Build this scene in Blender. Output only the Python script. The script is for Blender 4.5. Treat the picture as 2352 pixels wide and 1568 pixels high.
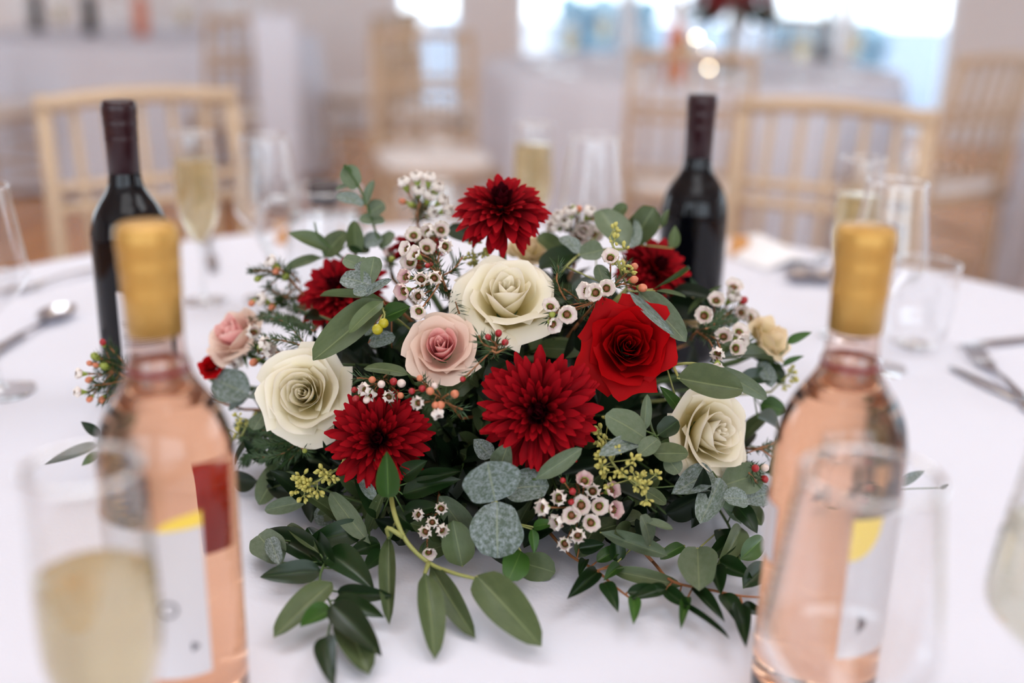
import bpy, bmesh, math, random
from mathutils import Vector, Matrix, noise
from math import sin, cos, pi, radians, sqrt, atan2, exp

random.seed(11)
SC = bpy.context.scene
COL = SC.collection
for o in list(bpy.data.objects):
    bpy.data.objects.remove(o)

# ------------------------------------------------------------------ camera
TZ, H = 0.75, 0.433                      # table top height, lens above the table
PITCH, ROLL, FPX = radians(18.6), radians(1.23), 2600.0
CAM = Vector((0, 0, TZ + H))
R0, D0 = Vector((1, 0, 0)), Vector((0, -sin(PITCH), -cos(PITCH)))
FW = Vector((0, cos(PITCH), -sin(PITCH)))
RT = R0 * cos(ROLL) - D0 * sin(ROLL)
DN = R0 * sin(ROLL) + D0 * cos(ROLL)
UP = -DN
cd = bpy.data.cameras.new('camera')
cam = bpy.data.objects.new('camera', cd)
COL.objects.link(cam)
cam.matrix_world = Matrix(((RT.x, UP.x, -FW.x, CAM.x), (RT.y, UP.y, -FW.y, CAM.y), (RT.z, UP.z, -FW.z, CAM.z), (0, 0, 0, 1)))
cd.sensor_width, cd.sensor_fit, cd.lens = 36.0, 'HORIZONTAL', FPX / 2352 * 36
cd.clip_start, cd.clip_end = 0.02, 200
cd.dof.use_dof, cd.dof.focus_distance, cd.dof.aperture_fstop = True, 0.86, 1.95
SC.camera = cam

# ------------------------------------------------------------------ sky, lamps, exposure
W = bpy.data.worlds.new('overcast_sky')
SC.world = W
W.use_nodes = True
bg = W.node_tree.nodes['Background']
bg.inputs[0].default_value = (0.80, 0.90, 1.0, 1)
bg.inputs[1].default_value = 3.2
SC.view_settings.view_transform = 'Standard'
SC.view_settings.look = 'None'
SC.view_settings.gamma = 1.0
SC.view_settings.use_curve_mapping = False
SC.view_settings.exposure = 0.27
SC.cycles.use_denoising = True
SC.cycles.max_bounces = 10
SC.cycles.transparent_max_bounces = 24
SC.cycles.transmission_bounces = 8
SC.cycles.sample_clamp_indirect = 6.0
SC.cycles.blur_glossy = 0.3


def area_lamp(name, loc, sx, sy, watts, col, rot=(0, 0, 0)):
    d = bpy.data.lights.new(name, 'AREA')
    d.shape, d.size, d.size_y, d.energy, d.color = 'RECTANGLE', sx, sy, watts, col
    o = bpy.data.objects.new(name, d)
    o.location, o.rotation_euler = loc, rot
    COL.objects.link(o)


CEIL = 3.1
area_lamp('added_overhead_fill', (-0.9, 2.2, CEIL - 0.06), 1.5, 1.2, 24, (0.92, 0.96, 1.0))  # soft overhead fill added for top light, not a real fixture
area_lamp('added_overhead_fill', (1.6, 1.2, CEIL - 0.06), 1.5, 1.2, 15, (0.92, 0.96, 1.0))
SPOTS = [(-1.6, 1.2), (-0.5, 3.4), (0.9, 3.2), (0.2, 0.8), (1.9, 2.6), (-2.2, 3.0), (0.3, 2.0)]
area_lamp('added_overhead_fill', (0.1, -0.5, CEIL - 0.06), 1.8, 1.2, 12, (0.92, 0.96, 1.0))  # unseen fill added over the camera to light the flower fronts
for x, y in SPOTS:
    d = bpy.data.lights.new('ceiling_downlight', 'POINT')
    d.energy, d.color, d.shadow_soft_size = 2.4, (1, 0.83, 0.58), 0.04
    o = bpy.data.objects.new('ceiling_downlight', d)
    o.location = (x, y, CEIL - 0.12)
    COL.objects.link(o)

# ------------------------------------------------------------------ pixel -> place
def ray(px, py):
    return (FW * FPX + RT * (px - 1176) + DN * (py - 784)) / FPX


def plane(px, py, h=0.0):                # point on the plane h above the table top
    r = ray(px, py)
    return CAM + r * ((TZ + h - CAM.z) / r.z)


def at_y(px, py, y):
    r = ray(px, py)
    return CAM + r * (y / r.y)


DC = Vector((0.0, 0.95, TZ))             # the arrangement's middle on the table
DA = Vector((0.235, 0.185, 0.19))


def depth(p):
    return (p - CAM).dot(FW)


def S(px, py, off=0.0):                  # point of the dome of flowers, off metres out of it
    r = ray(px, py)
    a = Vector((DA.x + off, DA.y + off, DA.z + off))
    q = Vector([(CAM[i] - DC[i]) / a[i] for i in range(3)])
    d = Vector([r[i] / a[i] for i in range(3)])
    A, B, C = d.dot(d), 2 * q.dot(d), q.dot(q) - 1
    disc = B * B - 4 * A * C
    t = (-B - sqrt(disc)) / (2 * A) if disc > 0 else -B / (2 * A)
    p = CAM + r * t
    lim = TZ + 0.006 + max(0, off) * 0.35
    if p.z < lim:
        p = CAM + r * ((lim - CAM.z) / r.z)
    return p


def dome_normal(p):
    n = Vector([(p[i] - DC[i]) / (DA[i] ** 2) for i in range(3)])
    return n.normalized()


def facing(px, py, ax=0.0, ay=0.0):
    return (-ray(px, py).normalized() + RT * ax + UP * ay).normalized()


# ------------------------------------------------------------------ objects
def srgb(r, g, b, k=1.0):
    f = lambda c: (c / 255 / 12.92) if c / 255 <= 0.04045 else ((c / 255 + 0.055) / 1.055) ** 2.4
    return (f(r) * k, f(g) * k, f(b) * k, 1)


def mesh(name, verts, faces, mat=None, uvs=None, smooth=True):
    m = bpy.data.meshes.new(name)
    m.from_pydata([tuple(v) for v in verts], [], faces)
    if mat:
        m.materials.append(mat)
    if uvs:
        l = m.uv_layers.new(name='UVMap')
        idx = [0] * len(m.loops)
        m.loops.foreach_get('vertex_index', idx)
        flat = []
        for i in idx:
            flat.extend(uvs[i])
        l.data.foreach_set('uv', flat)
    if smooth:
        m.polygons.foreach_set('use_smooth', [True] * len(m.polygons))
    m.update()
    return m


def put(name, me, parent=None, M=None, label=None, kind=None):
    o = bpy.data.objects.new(name, me)
    COL.objects.link(o)
    if parent:
        o.parent = parent
    if M is not None:
        o.matrix_basis = M
    if label:
        o['label'] = label
    if kind:
        o['kind'] = kind
    return o


def tag(o, label, cat, group=None):
    o['label'], o['category'] = label, cat
    if group:
        o['group'] = group
    return o


def thing(name, label, cat, loc, rot=None, group=None):
    o = bpy.data.objects.new(name, None)
    o.empty_display_size = 0.01
    COL.objects.link(o)
    M = Matrix.Translation(loc)
    if rot is not None:
        M = M @ rot.to_4x4()
    o.matrix_basis = M
    return tag(o, label, cat, group)


def dup(o, M, label=None, group=None):
    r = o.copy()
    COL.objects.link(r)
    r.matrix_basis = M
    if label:
        r['label'] = label
    if group:
        r['group'] = group
    for ch in list(o.children):
        c = ch.copy()
        COL.objects.link(c)
        c.parent = r
        for g in list(ch.children):
            d = g.copy()
            COL.objects.link(d)
            d.parent = c
    return r


def rotz(a):
    return Matrix.Rotation(a, 4, 'Z')


def T(*a):
    return Matrix.Translation(Vector(a) if len(a) == 3 else a[0])


def basis(z, twist=0.0, hint=None):      # rotation whose +Z is z
    z = z.normalized()
    h = hint or Vector((0, 0, 1))
    if abs(z.dot(h)) > 0.96:
        h = Vector((0, 1, 0))
    x = h.cross(z).normalized()
    y = z.cross(x)
    M = Matrix((x, y, z)).transposed()
    return M @ Matrix.Rotation(twist, 3, 'Z')


class MB:
    """collects shapes into one mesh"""
    def __init__(s):
        s.v, s.f = [], []

    def add(s, v, f):
        n = len(s.v)
        s.v += [Vector(p) for p in v]
        s.f += [tuple(i + n for i in q) for q in f]
        return s

    def box(s, a, b):
        (x0, y0, z0), (x1, y1, z1) = a, b
        v = [(x0, y0, z0), (x1, y0, z0), (x1, y1, z0), (x0, y1, z0), (x0, y0, z1), (x1, y0, z1), (x1, y1, z1), (x0, y1, z1)]
        return s.add(v, [(0, 3, 2, 1), (4, 5, 6, 7), (0, 1, 5, 4), (1, 2, 6, 5), (2, 3, 7, 6), (3, 0, 4, 7)])

    def tube(s, pts, rad, n=8, caps=True):
        pts = [Vector(p) for p in pts]
        rs = rad if isinstance(rad, (list, tuple)) else [rad] * len(pts)
        base, prev = len(s.v), None
        for i, p in enumerate(pts):
            d = (pts[min(i + 1, len(pts) - 1)] - pts[max(i - 1, 0)])
            d = d.normalized() if d.length > 1e-9 else Vector((0, 0, 1))
            h = prev if prev is not None else (Vector((0, 0, 1)) if abs(d.z) < 0.9 else Vector((1, 0, 0)))
            x = (h - d * h.dot(d)).normalized()
            y = d.cross(x)
            prev = x
            for k in range(n):
                a = 2 * pi * k / n
                s.v.append(p + (x * cos(a) + y * sin(a)) * rs[i])
        for i in range(len(pts) - 1):
            for k in range(n):
                a, b = base + i * n + k, base + i * n + (k + 1) % n
                s.f.append((a, b, b + n, a + n))
        if caps:
            s.f.append(tuple(base + k for k in range(n))[::-1])
            e = base + (len(pts) - 1) * n
            s.f.append(tuple(e + k for k in range(n)))
        return s

    def lathe(s, prof, n=48, cap0=False, cap1=False, axis=(0, 0, 0)):
        base = len(s.v)
        for r, z in prof:
            for k in range(n):
                a = 2 * pi * k / n
                s.v.append(Vector((axis[0] + r * cos(a), axis[1] + r * sin(a), axis[2] + z)))
        for i in range(len(prof) - 1):
            for k in range(n):
                a, b = base + i * n + k, base + i * n + (k + 1) % n
                s.f.append((a, b, b + n, a + n))
        if cap0:
            s.f.append(tuple(base + k for k in range(n))[::-1])
        if cap1:
            e = base + (len(prof) - 1) * n
            s.f.append(tuple(e + k for k in range(n)))
        return s

    def ball(s, c, r, n=8, sc=(1, 1, 1)):
        prof = [(max(1e-4, sin(pi * i / 6)), -cos(pi * i / 6)) for i in range(7)]
        b = len(s.v)
        s.lathe([(r * p, r * z) for p, z in prof], n)
        for i in range(b, len(s.v)):
            v = s.v[i]
            s.v[i] = Vector((c[0] + v.x * sc[0], c[1] + v.y * sc[1], c[2] + v.z * sc[2]))
        return s

    def mesh(s, name, mat, smooth=True):
        return mesh(name, s.v, s.f, mat, None, smooth)


def smooth_line(pts, n=4):               # Catmull-Rom through pts
    pts = [Vector(p) for p in pts]
    if len(pts) < 3:
        return [pts[0].lerp(pts[-1], i / n) for i in range(n + 1)]
    P = [pts[0] * 2 - pts[1]] + pts + [pts[-1] * 2 - pts[-2]]
    out = []
    for i in range(1, len(P) - 2):
        for k in range(n):
            t = k / n
            a, b, c, d = P[i - 1], P[i], P[i + 1], P[i + 2]
            out.append(0.5 * ((2 * b) + (c - a) * t + (2 * a - 5 * b + 4 * c - d) * t * t + (3 * b - a - 3 * c + d) * t ** 3))
    out.append(pts[-1])
    return out


# ------------------------------------------------------------------ materials
def new_mat(name):
    m = bpy.data.materials.new(name)
    m.use_nodes = True
    nt = m.node_tree
    for n in list(nt.nodes):
        nt.nodes.remove(n)
    out = nt.nodes.new('ShaderNodeOutputMaterial')
    return m, nt, out


def pmat(name, col, rough=0.5, metal=0.0, spec=0.5, var=0.0, vscale=40, bump=0.0, bscale=300, coat=0.0, sheen=0.0):
    m, nt, out = new_mat(name)
    b = nt.nodes.new('ShaderNodeBsdfPrincipled')
    b.inputs['Base Color'].default_value = col
    b.inputs['Roughness'].default_value = rough
    b.inputs['Metallic'].default_value = metal
    b.inputs['Specular IOR Level'].default_value = spec
    b.inputs['Coat Weight'].default_value = coat
    b.inputs['Sheen Weight'].default_value = sheen
    tc = nt.nodes.new('ShaderNodeTexCoord')
    if var:
        n = nt.nodes.new('ShaderNodeTexNoise')
        n.inputs['Scale'].default_value = vscale
        n.inputs['Detail'].default_value = 4
        nt.links.new(tc.outputs['Object'], n.inputs['Vector'])
        mx = nt.nodes.new('ShaderNodeMix')
        mx.data_type = 'RGBA'
        mx.inputs[6].default_value = tuple(c * (1 - var) for c in col[:3]) + (1,)
        mx.inputs[7].default_value = tuple(min(1, c * (1 + var)) for c in col[:3]) + (1,)
        nt.links.new(n.outputs['Fac'], mx.inputs[0])
        nt.links.new(mx.outputs[2], b.inputs['Base Color'])
    if bump:
        n = nt.nodes.new('ShaderNodeTexNoise')
        n.inputs['Scale'].default_value = bscale
        nt.links.new(tc.outputs['Object'], n.inputs['Vector'])
        bp = nt.nodes.new('ShaderNodeBump')
        bp.inputs['Strength'].default_value = bump
        bp.inputs['Distance'].default_value = 0.002
        nt.links.new(n.outputs['Fac'], bp.inputs['Height'])
        nt.links.new(bp.outputs[0], b.inputs['Normal'])
    nt.links.new(b.outputs[0], out.inputs[0])
    return m


def ramp(nt, stops):
    r = nt.nodes.new('ShaderNodeValToRGB')
    e = r.color_ramp.elements
    while len(e) < len(stops):
        e.new(0.5)
    for el, (p, c) in zip(e, stops):
        el.position, el.color = p, c
    return r


def petal_mat(name, stops, transl=0.25, rough=0.55, edge=None, tcol=None):
    """colour runs from the petal's base (0) to its rim (1); edge = browned margin"""
    m, nt, out = new_mat(name)
    uv = nt.nodes.new('ShaderNodeUVMap')
    sp = nt.nodes.new('ShaderNodeSeparateXYZ')
    nt.links.new(uv.outputs[0], sp.inputs[0])
    r = ramp(nt, stops)
    nt.links.new(sp.outputs[1], r.inputs[0])
    colour = r.outputs[0]
    if edge:
        n = nt.nodes.new('ShaderNodeTexNoise')
        n.inputs['Scale'].default_value = 130
        tc = nt.nodes.new('ShaderNodeTexCoord')
        nt.links.new(tc.outputs['Object'], n.inputs['Vector'])
        a = nt.nodes.new('ShaderNodeMath')
        a.operation = 'MULTIPLY_ADD'
        a.inputs[1].default_value = 0.16
        nt.links.new(n.outputs['Fac'], a.inputs[0])
        nt.links.new(sp.outputs[1], a.inputs[2])
        mr = nt.nodes.new('ShaderNodeMapRange')
        mr.inputs[1].default_value, mr.inputs[2].default_value = 1.075, 1.12
        nt.links.new(a.outputs[0], mr.inputs[0])
        mx = nt.nodes.new('ShaderNodeMix')
        mx.data_type = 'RGBA'
        mx.inputs[7].default_value = edge
        nt.links.new(mr.outputs[0], mx.inputs[0])
        nt.links.new(colour, mx.inputs[6])
        colour = mx.outputs[2]
    b = nt.nodes.new('ShaderNodeBsdfPrincipled')
    b.inputs['Roughness'].default_value = rough
    b.inputs['Specular IOR Level'].default_value = 0.12
    nt.links.new(colour, b.inputs['Base Color'])
    t = nt.nodes.new('ShaderNodeBsdfTranslucent')
    nt.links.new(colour, t.inputs[0])
    ms = nt.nodes.new('ShaderNodeMixShader')
    ms.inputs[0].default_value = transl
    nt.links.new(b.outputs[0], ms.inputs[1])
    nt.links.new(t.outputs[0], ms.inputs[2])
    nt.links.new(ms.outputs[0], out.inputs[0])
    return m


def leaf_mat(name, col, vein, rough=0.42, mottle=None, mamt=0.5, mscale=220, transl=0.15, spec=0.4):
    m, nt, out = new_mat(name)
    uv = nt.nodes.new('ShaderNodeUVMap')
    sp = nt.nodes.new('ShaderNodeSeparateXYZ')
    nt.links.new(uv.outputs[0], sp.inputs[0])
    oi = nt.nodes.new('ShaderNodeObjectInfo')
    hs = nt.nodes.new('ShaderNodeHueSaturation')
    hs.inputs['Color'].default_value = col
    mr0 = nt.nodes.new('ShaderNodeMapRange')
    mr0.inputs[3].default_value, mr0.inputs[4].default_value = 0.72, 1.25
    nt.links.new(oi.outputs['Random'], mr0.inputs[0])
    nt.links.new(mr0.outputs[0], hs.inputs['Value'])
    colour = hs.outputs[0]
    tc = nt.nodes.new('ShaderNodeTexCoord')
    if mottle:
        n = nt.nodes.new('ShaderNodeTexNoise')
        n.inputs['Scale'].default_value = mscale * 0.06
        n.inputs['Detail'].default_value = 6
        n.inputs['Roughness'].default_value = 0.7
        nt.links.new(tc.outputs['Object'], n.inputs['Vector'])
        mr = nt.nodes.new('ShaderNodeMapRange')
        mr.inputs[1].default_value, mr.inputs[2].default_value = 0.42, 0.68
        mr.inputs[4].default_value = mamt
        nt.links.new(n.outputs['Fac'], mr.inputs[0])
        mx = nt.nodes.new('ShaderNodeMix')
        mx.data_type = 'RGBA'
        mx.inputs[7].default_value = mottle
        nt.links.new(mr.outputs[0], mx.inputs[0])
        nt.links.new(colour, mx.inputs[6])
        colour = mx.outputs[2]
    # midrib
    s = nt.nodes.new('ShaderNodeMath'); s.operation = 'SUBTRACT'; s.inputs[1].default_value = 0.5
    nt.links.new(sp.outputs[1], s.inputs[0])
    ab = nt.nodes.new('ShaderNodeMath'); ab.operation = 'ABSOLUTE'
    nt.links.new(s.outputs[0], ab.inputs[0])
    mr = nt.nodes.new('ShaderNodeMapRange')
    mr.inputs[1].default_value, mr.inputs[2].default_value = 0.012, 0.03
    mr.inputs[3].default_value, mr.inputs[4].default_value = 0.7, 0.0
    nt.links.new(ab.outputs[0], mr.inputs[0])
    mx = nt.nodes.new('ShaderNodeMix')
    mx.data_type = 'RGBA'
    mx.inputs[7].default_value = vein
    nt.links.new(mr.outputs[0], mx.inputs[0])
    nt.links.new(colour, mx.inputs[6])
    colour = mx.outputs[2]
    b = nt.nodes.new('ShaderNodeBsdfPrincipled')
    b.inputs['Roughness'].default_value = rough
    b.inputs['Specular IOR Level'].default_value = spec
    nt.links.new(colour, b.inputs['Base Color'])
    t = nt.nodes.new('ShaderNodeBsdfTranslucent')
    nt.links.new(colour, t.inputs[0])
    ms = nt.nodes.new('ShaderNodeMixShader')
    ms.inputs[0].default_value = transl
    nt.links.new(b.outputs[0], ms.inputs[1])
    nt.links.new(t.outputs[0], ms.inputs[2])
    nt.links.new(ms.outputs[0], out.inputs[0])
    return m


def thin_glass(name, tint=(0.975, 0.98, 0.985, 1), gain=2.7, rough=0.0):
    """thin walled clear glass: see-through, mirror-like at grazing angles"""
    m, nt, out = new_mat(name)
    lw = nt.nodes.new('ShaderNodeLayerWeight')
    lw.inputs[0].default_value = 0.5
    pw = nt.nodes.new('ShaderNodeMath'); pw.operation = 'POWER'
    pw.inputs[1].default_value = 5.0
    nt.links.new(lw.outputs['Facing'], pw.inputs[0])
    k = nt.nodes.new('ShaderNodeMath'); k.operation = 'MULTIPLY_ADD'; k.use_clamp = True
    k.inputs[1].default_value = 0.96 * gain
    k.inputs[2].default_value = 0.04 * gain
    nt.links.new(pw.outputs[0], k.inputs[0])
    t = nt.nodes.new('ShaderNodeBsdfTransparent')
    t.inputs[0].default_value = tint
    g = nt.nodes.new('ShaderNodeBsdfGlossy')
    g.inputs['Roughness'].default_value = rough
    g.inputs[0].default_value = (0.95, 0.95, 0.95, 1)
    ms = nt.nodes.new('ShaderNodeMixShader')
    nt.links.new(k.outputs[0], ms.inputs[0])
    nt.links.new(t.outputs[0], ms.inputs[1])
    nt.links.new(g.outputs[0], ms.inputs[2])
    nt.links.new(ms.outputs[0], out.inputs[0])
    return m


def liquid(name, col, ior=1.34, milky=0.0, milk=(1, 1, 1, 1)):
    m, nt, out = new_mat(name)
    b = nt.nodes.new('ShaderNodeBsdfPrincipled')
    b.inputs['Base Color'].default_value = col
    b.inputs['Transmission Weight'].default_value = 1.0
    b.inputs['Roughness'].default_value = 0.0
    b.inputs['IOR'].default_value = ior
    if milky:
        t = nt.nodes.new('ShaderNodeBsdfTranslucent')
        t.inputs[0].default_value = milk
        ms = nt.nodes.new('ShaderNodeMixShader')
        ms.inputs[0].default_value = milky
        nt.links.new(b.outputs[0], ms.inputs[1])
        nt.links.new(t.outputs[0], ms.inputs[2])
        nt.links.new(ms.outputs[0], out.inputs[0])
    else:
        nt.links.new(b.outputs[0], out.inputs[0])
    return m


def floor_mat():
    m, nt, out = new_mat('oak_floor')
    tc = nt.nodes.new('ShaderNodeTexCoord')
    mp = nt.nodes.new('ShaderNodeMapping')
    mp.inputs['Rotation'].default_value = (0, 0, radians(90))
    nt.links.new(tc.outputs['Object'], mp.inputs[0])
    br = nt.nodes.new('ShaderNodeTexBrick')
    br.inputs['Color1'].default_value = srgb(214, 148, 88)
    br.inputs['Color2'].default_value = srgb(192, 128, 72)
    br.inputs['Mortar'].default_value = srgb(120, 78, 44)
    br.inputs['Scale'].default_value = 1.0
    br.inputs['Brick Width'].default_value = 1.3
    br.inputs['Row Height'].default_value = 0.12
    br.inputs['Mortar Size'].default_value = 0.003
    nt.links.new(mp.outputs[0], br.inputs[0])
    b = nt.nodes.new('ShaderNodeBsdfPrincipled')
    b.inputs['Roughness'].default_value = 0.22
    b.inputs['Specular IOR Level'].default_value = 0.6
    nt.links.new(br.outputs[0], b.inputs['Base Color'])
    nt.links.new(b.outputs[0], out.inputs[0])
    return m


M_CLOTH = pmat('white_linen', srgb(224, 225, 236), 0.85, spec=0.15, bump=0.12, bscale=260)
M_CLOTH_FAR = M_CLOTH
M_WALL = pmat('cream_plaster', srgb(234, 228, 227), 0.8, spec=0.2, var=0.03, vscale=3)
M_CEIL = pmat('white_ceiling', srgb(240, 238, 236), 0.9, spec=0.1)
M_FLOOR = floor_mat()
M_FRAME = pmat('white_window_frame', srgb(235, 236, 240), 0.45)
M_TERRACE = pmat('blue_grey_paving', srgb(120, 133, 152), 0.8, var=0.1, vscale=2)
M_PANE = thin_glass('window_glass', (0.97, 0.98, 0.98, 1), 1.0)
M_WOOD = pmat('limewashed_wood', srgb(196, 170, 142), 0.5, var=0.14, vscale=9)
M_PAD = pmat('ivory_seat_pad', srgb(238, 232, 230), 0.8)
M_TABLEWOOD = pmat('table_ply', srgb(150, 110, 70), 0.6)
M_STEEL = pmat('polished_steel', srgb(200, 200, 205), 0.16, metal=1.0)
M_GLASS = thin_glass('clear_glass')
M_RIM = thin_glass('glass_rim', (0.97, 0.98, 0.98, 1), 8.0)
M_CHAMP = liquid('champagne', srgb(248, 238, 206), 1.22, 0.4, srgb(226, 210, 168))
M_PALE = liquid('pale_drink', srgb(248, 247, 238), 1.2, 0.55, srgb(240, 238, 226))
M_ROSE = liquid('rose_wine', srgb(244, 188, 150), 1.5)
M_REFRACT_RING = pmat('painted_refraction_red', srgb(120, 22, 34), 0.3)
M_NECK = thin_glass('pink_tinted_neck', (0.96, 0.86, 0.82, 1), 2.6)
M_REDGLASS = pmat('black_bottle_glass', srgb(5, 5, 10), 0.04, spec=0.32)
M_REDCAP = pmat('maroon_capsule', srgb(44, 16, 22), 0.3, spec=0.4)
M_GOLD = pmat('matt_gold_capsule', srgb(196, 152, 78), 0.4, metal=0.5, spec=0.5)
M_LABEL = pmat('off_white_label', srgb(208, 202, 204), 0.7, spec=0.2)
M_LABELBACK = pmat('rust_red_print', srgb(186, 60, 36), 0.7, spec=0.2)
M_YELLOW = pmat('yellow_label_print', srgb(240, 205, 80), 0.6)
M_INK = pmat('grey_ink', srgb(90, 86, 92), 0.7)
M_BLACKINK = pmat('black_ink', srgb(40, 38, 42), 0.7)
M_BLOCK = pmat('orange_wood_block', srgb(214, 150, 82), 0.5, var=0.1)
M_CARD = pmat('white_card', srgb(240, 238, 240), 0.8)
M_FOAM = pmat('dark_green_foam', srgb(20, 34, 18), 0.95, spec=0.05)

BRN = srgb(196, 152, 100)
M_WHITE_ROSE = petal_mat('ivory_rose_petal', [(0, srgb(226, 206, 120)), (0.4, srgb(244, 232, 188)), (0.8, srgb(248, 240, 216)), (1, srgb(250, 243, 228))], 0.3, edge=BRN)
M_CREAM_ROSE = petal_mat('cream_rose_petal', [(0, srgb(216, 196, 110)), (0.5, srgb(238, 222, 180)), (1, srgb(240, 218, 184))], 0.3, edge=BRN)
M_PINK_ROSE = petal_mat('blush_rose_petal', [(0, srgb(236, 204, 174)), (0.5, srgb(242, 210, 192)), (1, srgb(246, 224, 208))], 0.3, edge=srgb(210, 176, 130))
M_PINK_HEART = petal_mat('pink_rose_heart', [(0, srgb(222, 130, 134)), (0.6, srgb(240, 166, 166)), (1, srgb(248, 204, 196))], 0.3)
M_RED_ROSE = petal_mat('red_rose_petal', [(0, srgb(76, 0, 5)), (0.5, srgb(150, 1, 9)), (1, srgb(186, 4, 12))], 0.2, 0.6)
M_MUM = petal_mat('crimson_mum_petal', [(0, srgb(36, 0, 5)), (0.5, srgb(108, 1, 11)), (1, srgb(164, 4, 20))], 0.15, 0.7)
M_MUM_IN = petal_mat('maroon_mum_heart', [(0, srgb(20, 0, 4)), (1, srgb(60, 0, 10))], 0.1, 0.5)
M_STEM = pmat('green_stem', srgb(72, 96, 44), 0.5)
M_TWIG = pmat('red_brown_twig', srgb(150, 96, 56), 0.6)
M_PALESTEM = pmat('yellow_green_stem', srgb(150, 152, 84), 0.5)
M_WAX = petal_mat('waxflower_petal', [(0, srgb(224, 190, 190)), (0.4, srgb(244, 232, 224)), (1, srgb(248, 240, 232))], 0.22, 0.4)
M_WAXPINK = petal_mat('pink_waxflower_petal', [(0, srgb(190, 130, 140)), (0.5, srgb(228, 196, 192)), (1, srgb(236, 214, 206))], 0.22, 0.4)
M_CUP = pmat('waxflower_cup', srgb(150, 168, 70), 0.45)
M_EYE = pmat('waxflower_eye', srgb(140, 84, 44), 0.5)
M_ANTHER = pmat('waxflower_anther', srgb(84, 34, 26), 0.5)
M_BUDRED = pmat('red_bud', srgb(160, 30, 36), 0.35, var=0.3, vscale=160)
M_BUDPEACH = pmat('peach_bud', srgb(204, 122, 88), 0.4, var=0.25, vscale=160)
M_BUDWHITE = pmat('white_bud', srgb(226, 206, 196), 0.4, var=0.12, vscale=160)
M_BUDGREEN = pmat('green_bud', srgb(140, 150, 60), 0.4, var=0.2, vscale=160)
M_NEEDLE = pmat('needle_green', srgb(48, 74, 34), 0.5)
M_SEED = pmat('seed_pod', srgb(186, 178, 92), 0.5, var=0.2, vscale=90)
M_BERRY = pmat('yellow_green_berry', srgb(168, 158, 30), 0.35, var=0.2, vscale=120)
SILV = srgb(182, 192, 198)
M_LEAF = {
    'silver': leaf_mat('silver_eucalyptus', srgb(92, 108, 92), srgb(140, 150, 126), 0.5, SILV, 0.62, 200),
    'grey': leaf_mat('grey_green_eucalyptus', srgb(94, 110, 82), srgb(130, 142, 104), 0.5, srgb(126, 138, 118), 0.4, 90),
    'olive': leaf_mat('olive_eucalyptus', srgb(80, 96, 58), srgb(124, 136, 92), 0.42, srgb(108, 122, 82), 0.3, 60),
    'ruscus': leaf_mat('dark_ruscus', srgb(26, 50, 20), srgb(52, 78, 36), 0.33),
    'crevice_shade': leaf_mat('ruscus_crevice_shade', srgb(17, 34, 15), srgb(32, 52, 25), 0.4),  # ruscus copy with the shade between flowers put into its colour
    'fresh': leaf_mat('fresh_green_leaf', srgb(56, 92, 34), srgb(96, 130, 58), 0.36),
}

# ------------------------------------------------------------------ the room
def struct(name, mb, mat, parent=None):
    o = put(name, mb.mesh(name, mat, False), parent)
    if not parent:
        o['kind'] = 'structure'
    return o


XL, XR, YB, YF = -6.0, 5.4, 8.2, -3.0
struct('floor', MB().box((XL, YF, -0.1), (XR, YB, 0)), M_FLOOR)
struct('terrace_ground', MB().box((-14, YB + 0.2, -0.2), (20, 26, -0.04)), M_TERRACE)
struct('terrace_ground', MB().box((XR + 0.2, YF, -0.2), (20, YB + 0.2, -0.04)), M_TERRACE)
struct('ceiling', MB().box((XL, YF, CEIL), (XR, YB, CEIL + 0.15)), M_CEIL)
wf = MB()
for a, b in ((XL - 0.2, -4.4), (-0.4, 0.2), (4.2, XR + 0.2)):
    wf.box((a, YF - 0.2, 0), (b, YF, CEIL))
for a, b in ((-4.4, -0.4), (0.2, 4.2)):  # unseen openings added to light the flowers from the front
    wf.box((a, YF - 0.2, 2.8), (b, YF, CEIL))
    wf.box((a, YF - 0.2, 0), (b, YF, 0.8))
struct('wall_front', wf, M_WALL)
wl = MB()
for a, b in ((YF, 4.4), (7.6, YB + 0.2)):
    wl.box((XL - 0.2, a, 0), (XL, b, CEIL))
wl.box((XL - 0.2, 4.4, 2.45), (XL, 7.6, CEIL)).box((XL - 0.2, 4.4, 0), (XL, 7.6, 0.6))  # unseen opening added to brighten the far left of the room
struct('wall_left', wl, M_WALL)
struct('terrace_ground', MB().box((-20, YF, -0.2), (XL - 0.2, YB + 0.2, -0.04)), M_TERRACE)
for i, (px, py, yy, lab) in enumerate(((955, 62, 11.0, 'white globe added as an outdoor highlight seen through the narrow window'), (1232, 70, 11.5, 'white globe added as an outdoor highlight beyond the wide glass doors, upper one'), (1236, 122, 10.4, 'white globe added as an outdoor highlight beyond the wide glass doors, lower one'), (1560, 10, 11.0, 'white globe added as an outdoor highlight near the far pink bottle'))):
    q = at_y(px, py, yy)
    zc = max(q.z, 0.15)
    g = thing('added_highlight_ball', lab, 'added highlight', (q.x, q.y, -0.04), None, 'added white highlights')  # ball and post added to stand in for a bright outdoor highlight
    put('globe', MB().ball((0, 0, zc + 0.04), 0.15, 20).mesh('globe', M_CARD), g)
    put('globe_post', MB().tube([(0, 0, 0), (0, 0, zc - 0.08)], 0.03, 10).mesh('globe_post', M_STEEL), g)
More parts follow.
